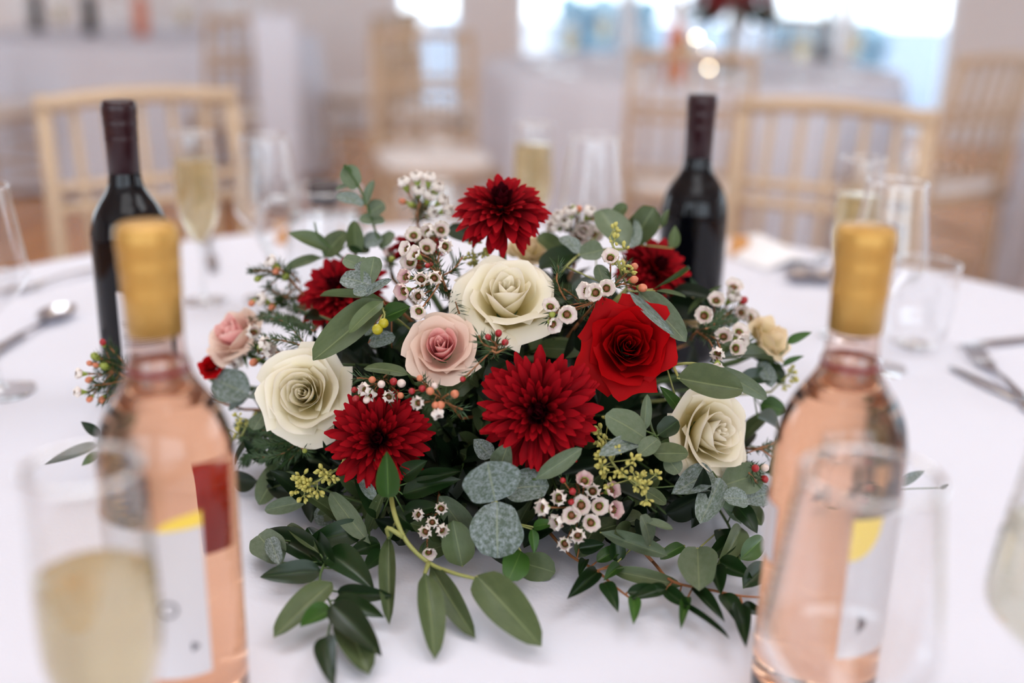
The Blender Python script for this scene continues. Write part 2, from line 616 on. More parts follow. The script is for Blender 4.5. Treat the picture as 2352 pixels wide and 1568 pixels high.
for i, (px0, px1, yy, hh, lab) in enumerate(((1290, 1500, 13.0, 0.75, 'clipped hedge outdoors left of the flower stand'), (1790, 2010, 12.0, 0.6, 'clipped hedge outdoors beyond the dark far bottle'))):
    a, b = at_y(px0, 60, yy).x, at_y(px1, 60, yy).x
    hb = MB()
    rh = random.Random(i)
    for k in range(260):
        c = (rh.uniform(a, b), yy + rh.uniform(-0.25, 0.25), rh.uniform(0.0, hh))
        hb.ball(c, rh.uniform(0.07, 0.13), 5)
    tag(put('hedge', hb.mesh('hedge', pmat('blue_green_hedge', srgb(120, 148, 162), 0.8)), None), lab, 'hedge')
xw = [at_y(p, 40, YB).x for p in (905, 1062, 1190, 2205)]
HEAD = 2.45


def window(n, x0, x1, parts, axis='x', at=YB):
    r = bpy.data.objects.new('window_%d' % n, None)
    COL.objects.link(r)
    r['kind'] = 'structure'
    w = (x1 - x0) / parts
    for i in range(parts):
        a, b = x0 + i * w, x0 + (i + 1) * w
        f = MB()
        for (c0, c1, z0, z1) in ((a, a + 0.05, 0, HEAD), (b - 0.05, b, 0, HEAD), (a + 0.05, b - 0.05, 0, 0.09), (a + 0.05, b - 0.05, HEAD - 0.07, HEAD)):
            if axis == 'x':
                f.box((c0, at + 0.05, z0), (c1, at + 0.12, z1))
            else:
                f.box((at + 0.05, c0, z0), (at + 0.12, c1, z1))
        put('window_frame', f.mesh('window_frame', M_FRAME, False), r)
        g = MB()
        if axis == 'x':
            g.box((a + 0.05, at + 0.08, 0.09), (b - 0.05, at + 0.086, HEAD - 0.07))
        else:
            g.box((at + 0.08, a + 0.05, 0.09), (at + 0.086, b - 0.05, HEAD - 0.07))
        put('window_pane', g.mesh('window_pane', M_PANE, False), r)


wb = MB()
for a, b in ((XL, xw[0]), (xw[1], xw[2]), (xw[3], XR)):
    wb.box((a, YB, 0), (b, YB + 0.2, CEIL))
for a, b in ((xw[0], xw[1]), (xw[2], xw[3])):
    wb.box((a, YB, HEAD), (b, YB + 0.2, CEIL))
struct('wall_back', wb, M_WALL)
window(1, xw[0], xw[1], 1)
window(2, xw[2], xw[3], 4)
wr = MB()
for a, b in ((YF, 1.3), (2.2, 2.7), (6.2, YB + 0.2)):
    wr.box((XR, a, 0), (XR + 0.2, b, CEIL))
for a, b in ((1.3, 2.2), (2.7, 6.2)):
    wr.box((XR, a, HEAD), (XR + 0.2, b, CEIL))
struct('wall_right', wr, M_WALL)
window(3, 1.3, 2.2, 1, 'y', XR)
window(4, 2.7, 6.2, 3, 'y', XR)
bb = MB()
for a, b in ((XL, xw[0]), (xw[1], xw[2]), (xw[3], XR)):
    bb.box((a, YB - 0.018, 0), (b, YB, 0.14))
struct('baseboard_back', bb, M_FRAME)

# ------------------------------------------------------------------ tables and cloths
RTAB = 0.91
TABLES = [(0.0, 1.02), (0.76, 5.15), (-2.05, 6.55), (2.78, 3.95)]


def cloth_mesh(seed):
    rnd = random.Random(seed)
    n = 260
    rings = [(RTAB * q, 0.0) for q in (0.001, 0.2, 0.4, 0.6, 0.75, 0.88, 0.95, 0.985)]
    rings += [(RTAB - 0.004, -0.001), (RTAB + 0.004, -0.006), (RTAB + 0.007, -0.015), (RTAB + 0.009, -0.05)]
    rings += [(RTAB + 0.012, -0.14), (RTAB + 0.02, -0.28), (RTAB + 0.03, -0.42), (RTAB + 0.04, -0.58), (RTAB + 0.05, -0.725)]
    ph = [rnd.uniform(0, 6.28) for _ in range(4)]
    v = []
    for r, z in rings:
        t = max(0, -z - 0.02) / 0.7
        for k in range(n):
            a = 2 * pi * k / n
            fold = t ** 0.8 * 0.055 * (sin(17 * a + ph[0] + 0.8 * sin(3 * a + ph[1])) + 0.4 * sin(29 * a + ph[2]))
            fold = max(fold, -0.02 * t)
            zz = z + (0.0008 * sin(5 * r * cos(a) + ph[3]) * sin(4 * r * sin(a)) if z == 0 else 0)
            v.append((cos(a) * (r + fold), sin(a) * (r + fold), TZ - 0.004 + 0.004 * (z == 0 or z > -0.02) + zz if z else TZ + zz - 0.0008))
    f = []
    for i in range(len(rings) - 1):
        for k in range(n):
            a, b = i * n + k, i * n + (k + 1) % n
            f.append((a, a + n, b + n, b))
    f.append(tuple(range(n)))
    return mesh('tablecloth', v, f, M_CLOTH)


CLOTH_LABEL = ['white tablecloth under the flower centrepiece with a softly rounded far edge',
               'white cloth on the table that carries the tall flower stand',
               'grey-white cloth of the far table beside the draped chair',
               'bluish white cloth hanging close to the window side, cut by the frame edge']
TAB_LABEL = ['round table under the flower centrepiece', 'round table under the tall flower stand', 'round table furthest from the camera beside the draped chair', 'round table on the window side cut by the frame edge']
for i, (x, y) in enumerate(TABLES):
    c = put('tablecloth', cloth_mesh(i), None, T(x, y, 0))
    tag(c, CLOTH_LABEL[i], 'tablecloth', 'white floor-length tablecloths')
    t = thing('round_table', TAB_LABEL[i], 'table', (x, y, 0), group='round banquet tables')
    put('tabletop', MB().lathe([(0.0001, TZ - 0.035), (RTAB - 0.012, TZ - 0.035), (RTAB - 0.012, TZ - 0.006), (0.0001, TZ - 0.006)], 64).mesh('tabletop', M_TABLEWOOD), t)
    for k in range(4):
        a = pi / 4 + k * pi / 2
        put('leg', MB().tube([(0.55 * cos(a), 0.55 * sin(a), 0), (0.5 * cos(a), 0.5 * sin(a), TZ - 0.036)], 0.018).mesh('leg', M_STEEL), t)


# ------------------------------------------------------------------ spindle-back chairs
def chair_parts():
    W2, SH = 0.195, 0.45
    P = []
    for s in (-1, 1):
        P.append(('back_post', MB().tube([(s * W2 * 0.95, -0.20, 0), (s * W2, -0.18, 0.20), (s * W2, -0.175, 0.45), (s * W2 * 0.98, -0.195, 0.70), (s * W2 * 0.95, -0.235, 0.92)], [0.013, 0.016, 0.018, 0.016, 0.015], 10)))
        P.append(('front_leg', MB().tube([(s * W2 * 1.02, 0.195, 0), (s * W2, 0.19, 0.2), (s * W2, 0.185, 0.435)], [0.011, 0.015, 0.018], 10)))
        for z in (0.14, 0.27):
            P.append(('stretcher', MB().tube([(s * W2, -0.185, z), (s * W2, 0.19, z)], 0.009)))
    for z in (0.17, 0.30):
        P.append(('stretcher', MB().tube([(-W2, 0.19, z), (W2, 0.19, z)], 0.009)))
    P.append(('stretcher', MB().tube([(-W2, -0.183, 0.22), (W2, -0.183, 0.22)], 0.009)))
    P.append(('seat_frame', MB().lathe([(0.27, 0.425), (0.297, 0.425), (0.30, 0.44), (0.297, 0.455), (0.27, 0.455), (0.27, 0.425)], 4)))
    rail = lambda z, y, r, bow: MB().tube([(x * W2, y - bow * (1 - x * x), z + 0.012 * (1 - x * x) * (z > 0.85)) for x in (-1.02, -0.6, -0.2, 0.2, 0.6, 1.02)], r, 10)
    P.append(('top_rail', rail(0.90, -0.228, 0.017, 0.02)))
    P.append(('mid_rail', rail(0.745, -0.2, 0.011, 0.018)))
    P.append(('mid_rail', rail(0.705, -0.193, 0.011, 0.018)))
    P.append(('low_rail', rail(0.52, -0.177, 0.011, 0.014)))
    for x in (-0.66, -0.33, 0, 0.33, 0.66):
        bw = 0.018 * (1 - x * x)
        P.append(('spindle', MB().tube([(x * W2, -0.177 - bw, 0.52), (x * W2, -0.193 - bw, 0.705), (x * W2, -0.2 - bw, 0.745), (x * W2, -0.227 - bw, 0.90)], [0.008, 0.009, 0.009, 0.008], 6)))
    return P


def seat_pad():
    b = MB()
    n = 5
    prof = [(0.188, 0.452), (0.2, 0.462), (0.202, 0.48), (0.19, 0.492), (0.12, 0.5), (0.0005, 0.502)]
    N = 32
    base = 0
    for r, z in prof:
        for k in range(N):
            a = 2 * pi * k / N
            q = (abs(cos(a)) ** 5 + abs(sin(a)) ** 5) ** (-1 / 5)
            b.v.append(Vector((r * q * cos(a), 0.005 + r * q * sin(a), z)))
    for i in range(len(prof) - 1):
        for k in range(N):
            b.f.append((i * N + k, i * N + (k + 1) % N, (i + 1) * N + (k + 1) % N, (i + 1) * N + k))
    b.f.append(tuple(range(N))[::-1])
    return b.mesh('seat_pad', M_PAD)


CH = None


def chair(x, y, az, label):
    """az: direction the sitter faces, degrees counter-clockwise from +X"""
    global CH
    M = T(x, y, 0) @ rotz(radians(az - 90))
    if CH is None:
        CH = thing('spindle_chair', label, 'chair', (0, 0, 0), group='limewashed spindle-back chairs')
        for n, b in chair_parts():
            me = b.mesh(n, M_WOOD)
            put(n, me, CH, rotz(radians(45)) if n == 'seat_frame' else None)
        put('seat_pad', seat_pad(), CH)
        CH.matrix_basis = M
        return CH
    return dup(CH, M, label)


def chair_at(tab, deg, r, label, turn=0):
    cx, cy = TABLES[tab]
    a = radians(deg)
    return chair(cx + r * cos(a), cy + r * sin(a), deg + 180 + turn, label)


# back rail sits about 0.22 behind the seat middle
chair_at(0, 120, 1.25, 'pale spindle chair behind the red wine bottle with the printed label', 4)
chair_at(0, 64, 1.25, 'pale spindle chair behind the red wine bottle with the plain body')
chair(-0.31, 4.25, -75, 'spindle chair standing clear between two tables, its ivory pad in view')
chair_at(1, -98, 1.25, 'spindle chair pushed up to the near side of the flower-stand table')
chair(1.45, 4.02, 122, 'spindle chair beside the bluish white cloth, turned side on')
chair_at(1, 158, 1.25, 'spindle chair on the far shaded side of the flower-stand table')
chair_at(1, 60, 1.25, 'spindle chair nearest the glass doors behind the flower stand')
chair_at(2, -112, 1.25, 'spindle chair cut by the frame edge at the furthest table')
chair_at(2, -8, 1.25, 'spindle chair turned away beyond the draped chair')
DRC = chair(-1.32, 5.48, 118, 'spindle chair with a white drape hung over its back')
dm = MB()
n = 12
for s, zz in ((1, 1), (-1, -1)):
    pass
rows = [(-0.285, 0.05), (-0.29, 0.3), (-0.285, 0.55), (-0.275, 0.8), (-0.262, 0.905), (-0.24, 0.933), (-0.215, 0.915), (-0.185, 0.8), (-0.165, 0.62)]
for j, (yy, z) in enumerate(rows):
    for k in range(n + 1):
        u = k / n * 2 - 1
        wd = 0.085 + 0.05 * max(0, (z - 0.5)) + 0.01 * (1 - z)
        dm.v.append(Vector((0.10 + u * wd, yy + 0.014 * sin(k * 1.9) * (1.1 - z) - 0.012, z)))
for j in range(len(rows) - 1):
    for k in range(n):
        a = j * (n + 1) + k
        dm.f.append((a, a + 1, a + n + 2, a + n + 1))
drape = put('chair_drape', dm.mesh('chair_drape', pmat('bluish_white_cloth', srgb(232, 234, 246), 0.8)), None, DRC.matrix_basis.copy())
tag(drape, 'bluish white cloth hanging down over the back of a far chair', 'drape')
md = drape.modifiers.new('thickness', 'SOLIDIFY')
md.thickness = 0.004


# ------------------------------------------------------------------ bottles
BP = [(0.0001, 0.012), (0.018, 0.009), (0.030, 0.002), (0.0345, 0.0), (0.0368, 0.003), (0.0375, 0.010), (0.0376, 0.10), (0.0374, 0.165), (0.0366, 0.176), (0.034, 0.188), (0.029, 0.199), (0.0225, 0.2085), (0.0178, 0.217), (0.0155, 0.226), (0.0146, 0.238), (0.0142, 0.255), (0.0138, 0.28)]


def finer(prof, k=3):
    pts = smooth_line([Vector((r, z, 0)) for r, z in prof], k)
    return [(max(1e-4, p.x), p.y) for p in pts]


def patch(r, a0, a1, z0, z1, n=24, shape=None):
    """curved sheet on a cylinder; shape(u) gives (z0, z1) at u in 0..1"""
    b = MB()
    for k in range(n + 1):
        u = k / n
        a = radians(a0 + (a1 - a0) * u)
        q0, q1 = shape(u) if shape else (z0, z1)
        b.v += [Vector((r * cos(a), r * sin(a), q0)), Vector((r * cos(a), r * sin(a), q1))]
    for k in range(n):
        b.f.append((2 * k, 2 * k + 2, 2 * k + 3, 2 * k + 1))
    return b


def wrapped_text(s, size, r, a_mid, z, name, parent, mat, label=None):
    cu = bpy.data.curves.new(name, 'FONT')
    cu.body, cu.size, cu.align_x = s, size, 'CENTER'
    cu.resolution_u = 3
    o = bpy.data.objects.new(name, cu)
    COL.objects.link(o)
    dg = bpy.context.evaluated_depsgraph_get()
    me = bpy.data.meshes.new_from_object(o.evaluated_get(dg))
    bpy.data.objects.remove(o)
    for v in me.vertices:
        a = radians(a_mid) + v.co.x / r
        v.co = Vector((r * cos(a), r * sin(a), z + v.co.y))
    me.materials.clear()
    me.materials.append(mat)
    return put(name, me, parent, label=label)


CAPP = [(0.0147, 0.232), (0.0152, 0.2322), (0.0153, 0.262), (0.0160, 0.264), (0.0153, 0.266), (0.0157, 0.268), (0.0157, 0.2765), (0.0163, 0.278), (0.0157, 0.2795), (0.0163, 0.282), (0.0157, 0.2845), (0.0164, 0.286), (0.0165, 0.294), (0.0158, 0.2985), (0.0140, 0.3), (0.0001, 0.3003)]


def red_bottle(x, y, label):
    t = thing('red_wine_bottle', label, 'bottle', (x, y, TZ), group='bottles of red wine')
    put('bottle_glass', MB().lathe(finer(BP), 64).mesh('bottle_glass', M_REDGLASS), t)
    put('screw_capsule', MB().lathe([(0.0001, 0.2318)] + CAPP, 48).mesh('screw_capsule', M_REDCAP), t)
    return t


def head_on(p):                          # angle on a bottle at p that looks at the lens
    return math.degrees(atan2(CAM.y - p.y, CAM.x - p.x))


p1 = at_y(272, 240, 1.085); p2 = at_y(1614, 220, 1.25)
rb1 = red_bottle(p1.x, p1.y, 'dark red wine bottle with a small white printed label')
rb2 = red_bottle(p2.x, p2.y, 'dark red wine bottle with no label in view, beyond the red flowers')
h = head_on(p1)
lb = put('paper_label', patch(0.0379, h - 27, h + 52, 0.04, 0.122).mesh('paper_label', M_LABEL), rb1, label='white paper label with printed lines and a bar code')
for s, z, sz in (('GU', 0.113, 0.0085), ('VIN', 0.104, 0.0085), ('I', 0.0955, 0.0085)):
    wrapped_text(s, sz, 0.0382, h + 4, z, 'label_lettering', lb, M_BLACKINK)
sm = MB()
for i, z in enumerate((0.0905, 0.0875, 0.0785, 0.0755, 0.0725, 0.0695, 0.0665)):
    e = 2.2 if i % 3 else 0
    q = patch(0.0382, h - 22 + e, h + 40 - e * 3, z, z + 0.0012, 14)
    sm.add(q.v, q.f)
put('fine_print', sm.mesh('fine_print', M_INK), lb, kind='stuff')
for i in range(9):
    w = (1.0, 0.5, 0.8, 0.4, 1.2, 0.5, 0.9, 0.4, 0.7)[i]
    put('code_bar', patch(0.0382, h - 18 + i * 1.9, h - 18 + i * 1.9 + w, 0.047, 0.060, 2).mesh('code_bar', M_BLACKINK), lb)


def rose_bottle(x, y, label, front, back, yellow):
    t = thing('rose_wine_bottle', label, 'bottle', (x, y, TZ), group='bottles of rose wine')
    full = finer(BP)
    body = [q for q in full if q[1] <= 0.2225]
    rr = body[-1][0]
    put('filled_bottle', MB().lathe(body + [(rr * 0.97, 0.2232), (0.0001, 0.2228)], 64).mesh('filled_bottle', M_ROSE), t, label='clear glass body full of pink wine')
    put('painted_refraction_ring', MB().lathe([(rr - 0.0009, 0.2205), (rr + 0.0001, 0.2205), (rr + 0.0001, 0.2234), (rr - 0.0009, 0.2234), (rr - 0.0009, 0.2205)], 48).mesh('painted_refraction_ring', M_REFRACT_RING), t, label='dark red line painted for refraction at the wine level')  # ring paints the dark internal reflection at the wine surface
    put('bottle_neck', MB().lathe([(rr, 0.2233)] + [q for q in full if q[1] > 0.2235], 48).mesh('bottle_neck', M_NECK), t, label='empty clear glass neck')
    put('capsule', MB().lathe([(0.0001, 0.2409), (0.0148, 0.241)] + [q for q in CAPP if q[1] > 0.25], 48).mesh('capsule', M_GOLD), t, label='matt gold capsule with rolled rings')
    h = head_on(Vector((x, y, 0)))
    fl = put('front_label', patch(0.0380, h + front[0], h + front[1], front[2], front[3], 30).mesh('front_label', M_LABEL), t)
    bl = put('back_label', patch(0.0385, h + back[0], h + back[1], back[2], back[3], 30).mesh('back_label', M_LABEL), t)
    put('printed_reverse', patch(0.0380, h + back[0], h + back[1], back[2], back[3], 30).mesh('printed_reverse', M_LABELBACK), bl, label='rust red inner side of the back label')
    a0, a1, z1, zr = yellow
    sh = (lambda u: (z1 - zr * sqrt(max(0, 1 - (u if a1 > a0 else u) ** 2)), z1))
    if zr < 0:
        sh = lambda u: (z1, z1 - zr * (1 - (1 - u) ** 2) ** 0.5 + 0.0002)
    put('printed_arc', patch(0.0383, h + a0, h + a1, 0, 0, 14, sh).mesh('printed_arc', M_YELLOW), fl, label='yellow quarter circle at the label top')
    return t, fl, h


p3 = at_y(335, 503, 0.5735); p4 = at_y(1995, 503, 0.6044)
_, fl, h = rose_bottle(p3.x, p3.y, 'gold-capped pink wine bottle behind the full champagne flute', (-100, 24, 0.05, 0.142), (104, 173.5, 0.098, 0.150), (-12, 24, 0.1415, -0.0085))
ring = MB()
for k in range(28):
    a = 2 * pi * k / 28
    for q in (0.0052, 0.0038):
        an = radians(h - 8) + q * cos(a) / 0.0383
        ring.v.append(Vector((0.0383 * cos(an), 0.0383 * sin(an), 0.094 + q * sin(a))))
for k in range(28):
    ring.f.append((2 * k, 2 * ((k + 1) % 28), 2 * ((k + 1) % 28) + 1, 2 * k + 1))
put('printed_ring', ring.mesh('printed_ring', M_INK), fl)
put('printed_mark', patch(0.0383, h + 8, h + 14, 0.066, 0.072, 6, lambda u: (0.066 + 0.002 * u, 0.072 - 0.002 * u)).mesh('printed_mark', M_INK), fl)
_, fl2, h = rose_bottle(p4.x, p4.y, 'gold-capped pink wine bottle behind the empty wine glass', (18, 110, 0.052, 0.142), (-100, -52, 0.10, 0.136), (18, 46, 0.142, 0.026))
put('printed_mark', patch(0.0383, h + 34, h + 42, 0.068, 0.08, 6, lambda u: (0.068 + 0.004 * u, 0.08 - 0.004 * u)).mesh('printed_mark', M_INK), fl2)


# ------------------------------------------------------------------ glasses
def glass(kind, label, x, y, fill=None, group=None, name=None, sc=1.0, drink=None):
    """stemmed glasses and tumblers: thin walled bowl, rim ring, stem, foot, drink"""
    nm = {'flute': 'champagne_flute', 'wine': 'wine_glass', 'tumbler': 'tumbler', 'jug': 'water_jug'}[kind]
    t = thing(nm, label, 'glass' if kind != 'jug' else 'jug', (x, y, TZ), Matrix.Scale(sc, 3), group)
    if kind == 'flute':
        foot, stem, bowl = 0.031, 0.078, [(0.004, 0.078), (0.012, 0.088), (0.021, 0.104), (0.0262, 0.122), (0.0278, 0.14), (0.0272, 0.17), (0.0258, 0.2), (0.0245, 0.22)]
    elif kind == 'wine':
        foot, stem, bowl = 0.036, 0.082, [(0.004, 0.082), (0.014, 0.088), (0.030, 0.104), (0.0400, 0.117), (0.0422, 0.126), (0.0408, 0.142), (0.0368, 0.172), (0.0325, 0.205), (0.0312, 0.214)]
    elif kind == 'tumbler':
        foot, stem, bowl = 0, 0, [(0.0005, 0.004), (0.026, 0.005), (0.033, 0.012), (0.0385, 0.03), (0.042, 0.06), (0.0418, 0.09), (0.041, 0.104)]
    else:
        foot, stem, bowl = 0, 0, [(0.0005, 0.004), (0.042, 0.005), (0.05, 0.015), (0.052, 0.05), (0.05, 0.09), (0.045, 0.125), (0.043, 0.14), (0.045, 0.155)]
    bowl = finer(bowl, 3)
    put('bowl', MB().lathe(bowl, 48).mesh('bowl', M_GLASS), t)
    r, z = bowl[-1]
    ringm = MB()
    ringm.lathe([(r + 0.0014 * cos(a), z + 0.0014 * sin(a)) for a in [2 * pi * k / 8 for k in range(9)]], 48)
    put('rim', ringm.mesh('rim', M_RIM), t)
    if foot:
        put('stem', MB().lathe(finer([(0.0095, 0.003), (0.0045, 0.012), (0.0034, 0.035), (0.0034, stem - 0.02), (0.0045, stem - 0.002), (0.0040, stem + 0.002)], 3), 24).mesh('stem', M_RIM), t)
        put('foot', MB().lathe([(0.0001, 0.0008), (foot - 0.001, 0.0006), (foot, 0.0014), (foot - 0.001, 0.0022), (foot * 0.5, 0.0032), (0.0095, 0.0045), (0.0001, 0.006)], 48).mesh('foot', M_GLASS), t)
    else:
        fr = bowl[2][0]
        put('base', MB().lathe([(0.0001, 0.0006), (fr * 0.93, 0.0006), (fr, 0.003), (fr * 0.96, 0.0055), (0.0001, 0.007)], 40).mesh('base', M_RIM), t)
    if fill:
        lq = [(max(1e-4, q[0] - 0.0009), q[1] + 0.0006) for q in bowl if q[1] < fill]
        lr = lq[-1][0]
        put('drink', MB().lathe([(0.0001, lq[0][1])] + lq + [(lr, fill), (0.0001, fill)], 40).mesh('drink', drink or M_CHAMP if kind != 'jug' else liquid('still_water', (0.98, 0.99, 0.99, 1), 1.33)), t, label='pale gold bubbly drink' if kind != 'jug' else 'clear water')
    return t


def stand(px, py, h):
    q = plane(px, py, h)
    return q.x, q.y


GF, GW, GT = 'champagne flutes on the near table', 'wine glasses on the near table', 'tumblers on the near table'
glass('flute', 'champagne flute, half full, beside the printed red wine bottle', *stand(443, 305, 0.22), 0.186, GF)
glass('flute', 'champagne flute, half full, behind the topmost crimson bloom', *stand(1227, 285, 0.22), 0.192, GF)
glass('flute', 'champagne flute, nearly hidden by the gold cap and wine glass', *stand(1985, 365, 0.22), 0.176, GF)
glass('flute', 'big blurred champagne flute in front of a pink wine bottle', *stand(188, 1075, 0.22), 0.166, GF)
glass('wine', 'empty wine glass next to the water jug', *stand(605, 315, 0.214), None, GW)
glass('wine', 'empty wine glass standing behind the white waxflower tips', *stand(1368, 315, 0.214), None, GW)
glass('wine', 'empty wine glass rising behind the gold capped bottle', *stand(2063, 418, 0.214), None, GW)
glass('wine', 'empty wine glass cut by the frame edge, beside the spoon', *stand(-62, 428, 0.214), None, GW)
glass('wine', 'blurred empty wine glass in front of a pink wine bottle', *stand(2003, 1092, 0.214), None, GW)
glass('wine', 'blurred wine glass of pale drink cut by the frame corner', 0.292, 0.515, 0.162, GW, None, 1.0, M_PALE)
glass('tumbler', 'clear empty tumbler beside the knife and fork', *stand(2124, 604, 0.104), None, GT)
jug = glass('jug', 'clear glass water jug behind the upright eucalyptus sprig', *stand(745, 432, 0.155), 0.118)
put('stopper', MB().lathe([(0.0001, 0.135), (0.018, 0.135), (0.021, 0.158), (0.018, 0.163), (0.0001, 0.164)], 24).mesh('stopper', pmat('dark_stopper', srgb(70, 60, 60), 0.5)), jug, label='dark round stopper')
put('jug_handle', MB().tube(smooth_line([(-0.046, 0, 0.14), (-0.075, 0, 0.135), (-0.085, 0, 0.09), (-0.052, 0, 0.04)], 5), 0.005, 8).mesh('jug_handle', M_RIM), jug)


# ------------------------------------------------------------------ cutlery, laid on the cloth
def flat_bar(pts, th=0.0025):
    """pts: (x, half width, z) along +X"""
    b = MB()
    for x, w, z in pts:
        b.v += [Vector((x, -w, z)), Vector((x, w, z)), Vector((x, w * 0.8, z + th)), Vector((x, -w * 0.8, z + th))]
    for i in range(len(pts) - 1):
        a = i * 4
        for k in range(4):
            b.f.append((a + k, a + (k + 1) % 4, a + 4 + (k + 1) % 4, a + 4 + k))
    b.f += [(3, 2, 1, 0), tuple(len(b.v) - 4 + k for k in range(4))]
    return b


CG = 'steel cutlery on the white cloth'


def lay(kind, label, tip, end):
    """tip/end: world points of the working end and towards the handle"""
    d = (end - tip); d.z = 0; d.normalize()
    M = Matrix(((d.x, -d.y, 0), (d.y, d.x, 0), (0, 0, 1)))
    t = thing('dinner_' + kind if kind != 'spoon' else 'dessert_spoon', label, kind, (tip.x, tip.y, TZ + 0.001), M, CG)
    hd = [(0.085, 0.003, 0.004), (0.11, 0.003, 0.006), (0.15, 0.005, 0.005), (0.19, 0.0085, 0.001), (0.2, 0.007, 0.0005)]
    if kind == 'fork':
        put('handle', flat_bar([(0.045, 0.0115, 0.002), (0.055, 0.012, 0.001), (0.068, 0.007, 0.002)] + hd).mesh('handle', M_STEEL, True), t)
        for k in range(4):
            y = (k - 1.5) * 0.0064
            put('tine', flat_bar([(0.0, 0.0009, 0.007), (0.015, 0.0018, 0.004), (0.032, 0.002, 0.0025), (0.047, 0.0025, 0.002)]).mesh('tine', M_STEEL), t, T(0, y, 0))
    elif kind == 'spoon':
        put('handle', flat_bar([(0.06, 0.005, 0.004)] + hd).mesh('handle', M_STEEL), t)
        b = MB()
        for i in range(7):
            for k in range(20):
                a = 2 * pi * k / 20
                q = i / 6
                b.v.append(Vector((0.033 + 0.033 * q * cos(a), 0.021 * q * sin(a) * (1 - 0.12 * cos(a)), 0.0005 + 0.009 * q ** 2.2)))
        for i in range(6):
            for k in range(20):
                b.f.append((i * 20 + k, i * 20 + (k + 1) % 20, (i + 1) * 20 + (k + 1) % 20, (i + 1) * 20 + k))
        put('spoon_bowl', b.mesh('spoon_bowl', M_STEEL), t)
    else:
        put('blade', flat_bar([(0, 0.001, 0.001), (0.01, 0.006, 0.001), (0.05, 0.0095, 0.001), (0.1, 0.009, 0.001), (0.115, 0.005, 0.001)], 0.0015).mesh('blade', M_STEEL), t)
        put('handle', flat_bar([(0.112, 0.005, 0.0005), (0.125, 0.006, 0), (0.2, 0.0085, 0), (0.225, 0.0075, 0)], 0.006).mesh('handle', M_STEEL), t)
    return t


def along(px0, py0, px1, py1, back=0.0):
    a, b = plane(px0, py0), plane(px1, py1)
    return a - (b - a).normalized() * back, b


lay('fork', 'steel fork behind the wine glass that is cut by the frame', *along(12, 678, 160, 642, 0.02))
lay('spoon', 'steel spoon with a shiny bluish bowl near the cut-off wine glass', *along(160, 715, 40, 786))
lay('knife', 'steel knife beside the shiny spoon, handle out of view', *along(60, 775, -60, 822))
lay('knife', 'steel knife lying level beside the clear tumbler', *along(2200, 800, 2352, 783))
lay('fork', 'steel fork with tines pointing at the clear tumbler', *along(2230, 808, 2305, 884))
lay('knife', 'steel knife lying in front of the fork with spread tines', *along(2180, 846, 2345, 925))
lay('spoon', 'steel spoon nearer the folded napkin on the far side', *along(1822, 655, 1880, 606))
lay('spoon', 'steel spoon between another spoon and the gold capped bottle', *along(1876, 658, 1935, 612))
lay('knife', 'steel knife standing out dark beyond the half full flute', *along(492, 632, 478, 545))

# name card blocks and napkin at the far edge
def card_holder(px, py, label):
    q = plane(px, py)
    t = thing('card_holder', label, 'card holder', (q.x, q.y, TZ), group='small wood card holders')
    b = MB().box((-0.013, -0.009, 0), (0.013, 0.009, 0.032))
    me = b.mesh('wood_block', M_BLOCK, False)
    put('wood_block', me, t)
    put('name_card', MB().box((-0.03, -0.001, 0.027), (0.03, 0.001, 0.03)).mesh('name_card', M_CARD, False), t)


card_holder(655, 556, 'small orange wood block by the empty wine glass and jug')
card_holder(1695, 590, 'small orange wood block beside the plain red wine bottle')
q = plane(1750, 590)
nb = MB()
for i in range(9):
    for k in range(9):
        u, w = i / 8 * 2 - 1, k / 8 * 2 - 1
        nb.v.append(Vector((u * 0.05, w * 0.07, max(0.0015, 0.034 * (1 - abs(u)) ** 0.7 * (1 - 0.6 * w * w) + 0.002 * sin(9 * w)))))
for i in range(8):
    for k in range(8):
        nb.f.append((i * 9 + k, (i + 1) * 9 + k, (i + 1) * 9 + k + 1, i * 9 + k + 1))
nap = put('folded_napkin', nb.mesh('folded_napkin', M_CARD), None, T(q.x, q.y, TZ) @ rotz(0.5))
tag(nap, 'white folded napkin beside the small orange block', 'napkin')

# ------------------------------------------------------------------ the flower centrepiece
CORE = DC + Vector((0, 0, 0.045))
foam = thing('floral_foam', 'dark foam mound hidden inside the flower centrepiece', 'floral foam', DC)
put('foam_mound', MB().lathe([(0.0001, 0.004), (0.098, 0.004), (0.10, 0.02), (0.088, 0.06), (0.055, 0.09), (0.0001, 0.098)], 24).mesh('foam_mound', M_FOAM), foam, Matrix.Diagonal((1.35, 1, 1, 1)))
put('tray', MB().lathe([(0.0001, 0.0006), (0.115, 0.0006), (0.122, 0.012), (0.117, 0.012), (0.112, 0.0035), (0.0001, 0.0035)], 32).mesh('tray', M_FOAM), foam, Matrix.Diagonal((1.35, 1, 1, 1)))


def into_foam(p, k=0.6):
    return CORE.lerp(p, 1 - k)


def ease(a, b, x):
    x = max(0, min(1, (x - a) / (b - a)))
    return x * x * (3 - 2 * x)


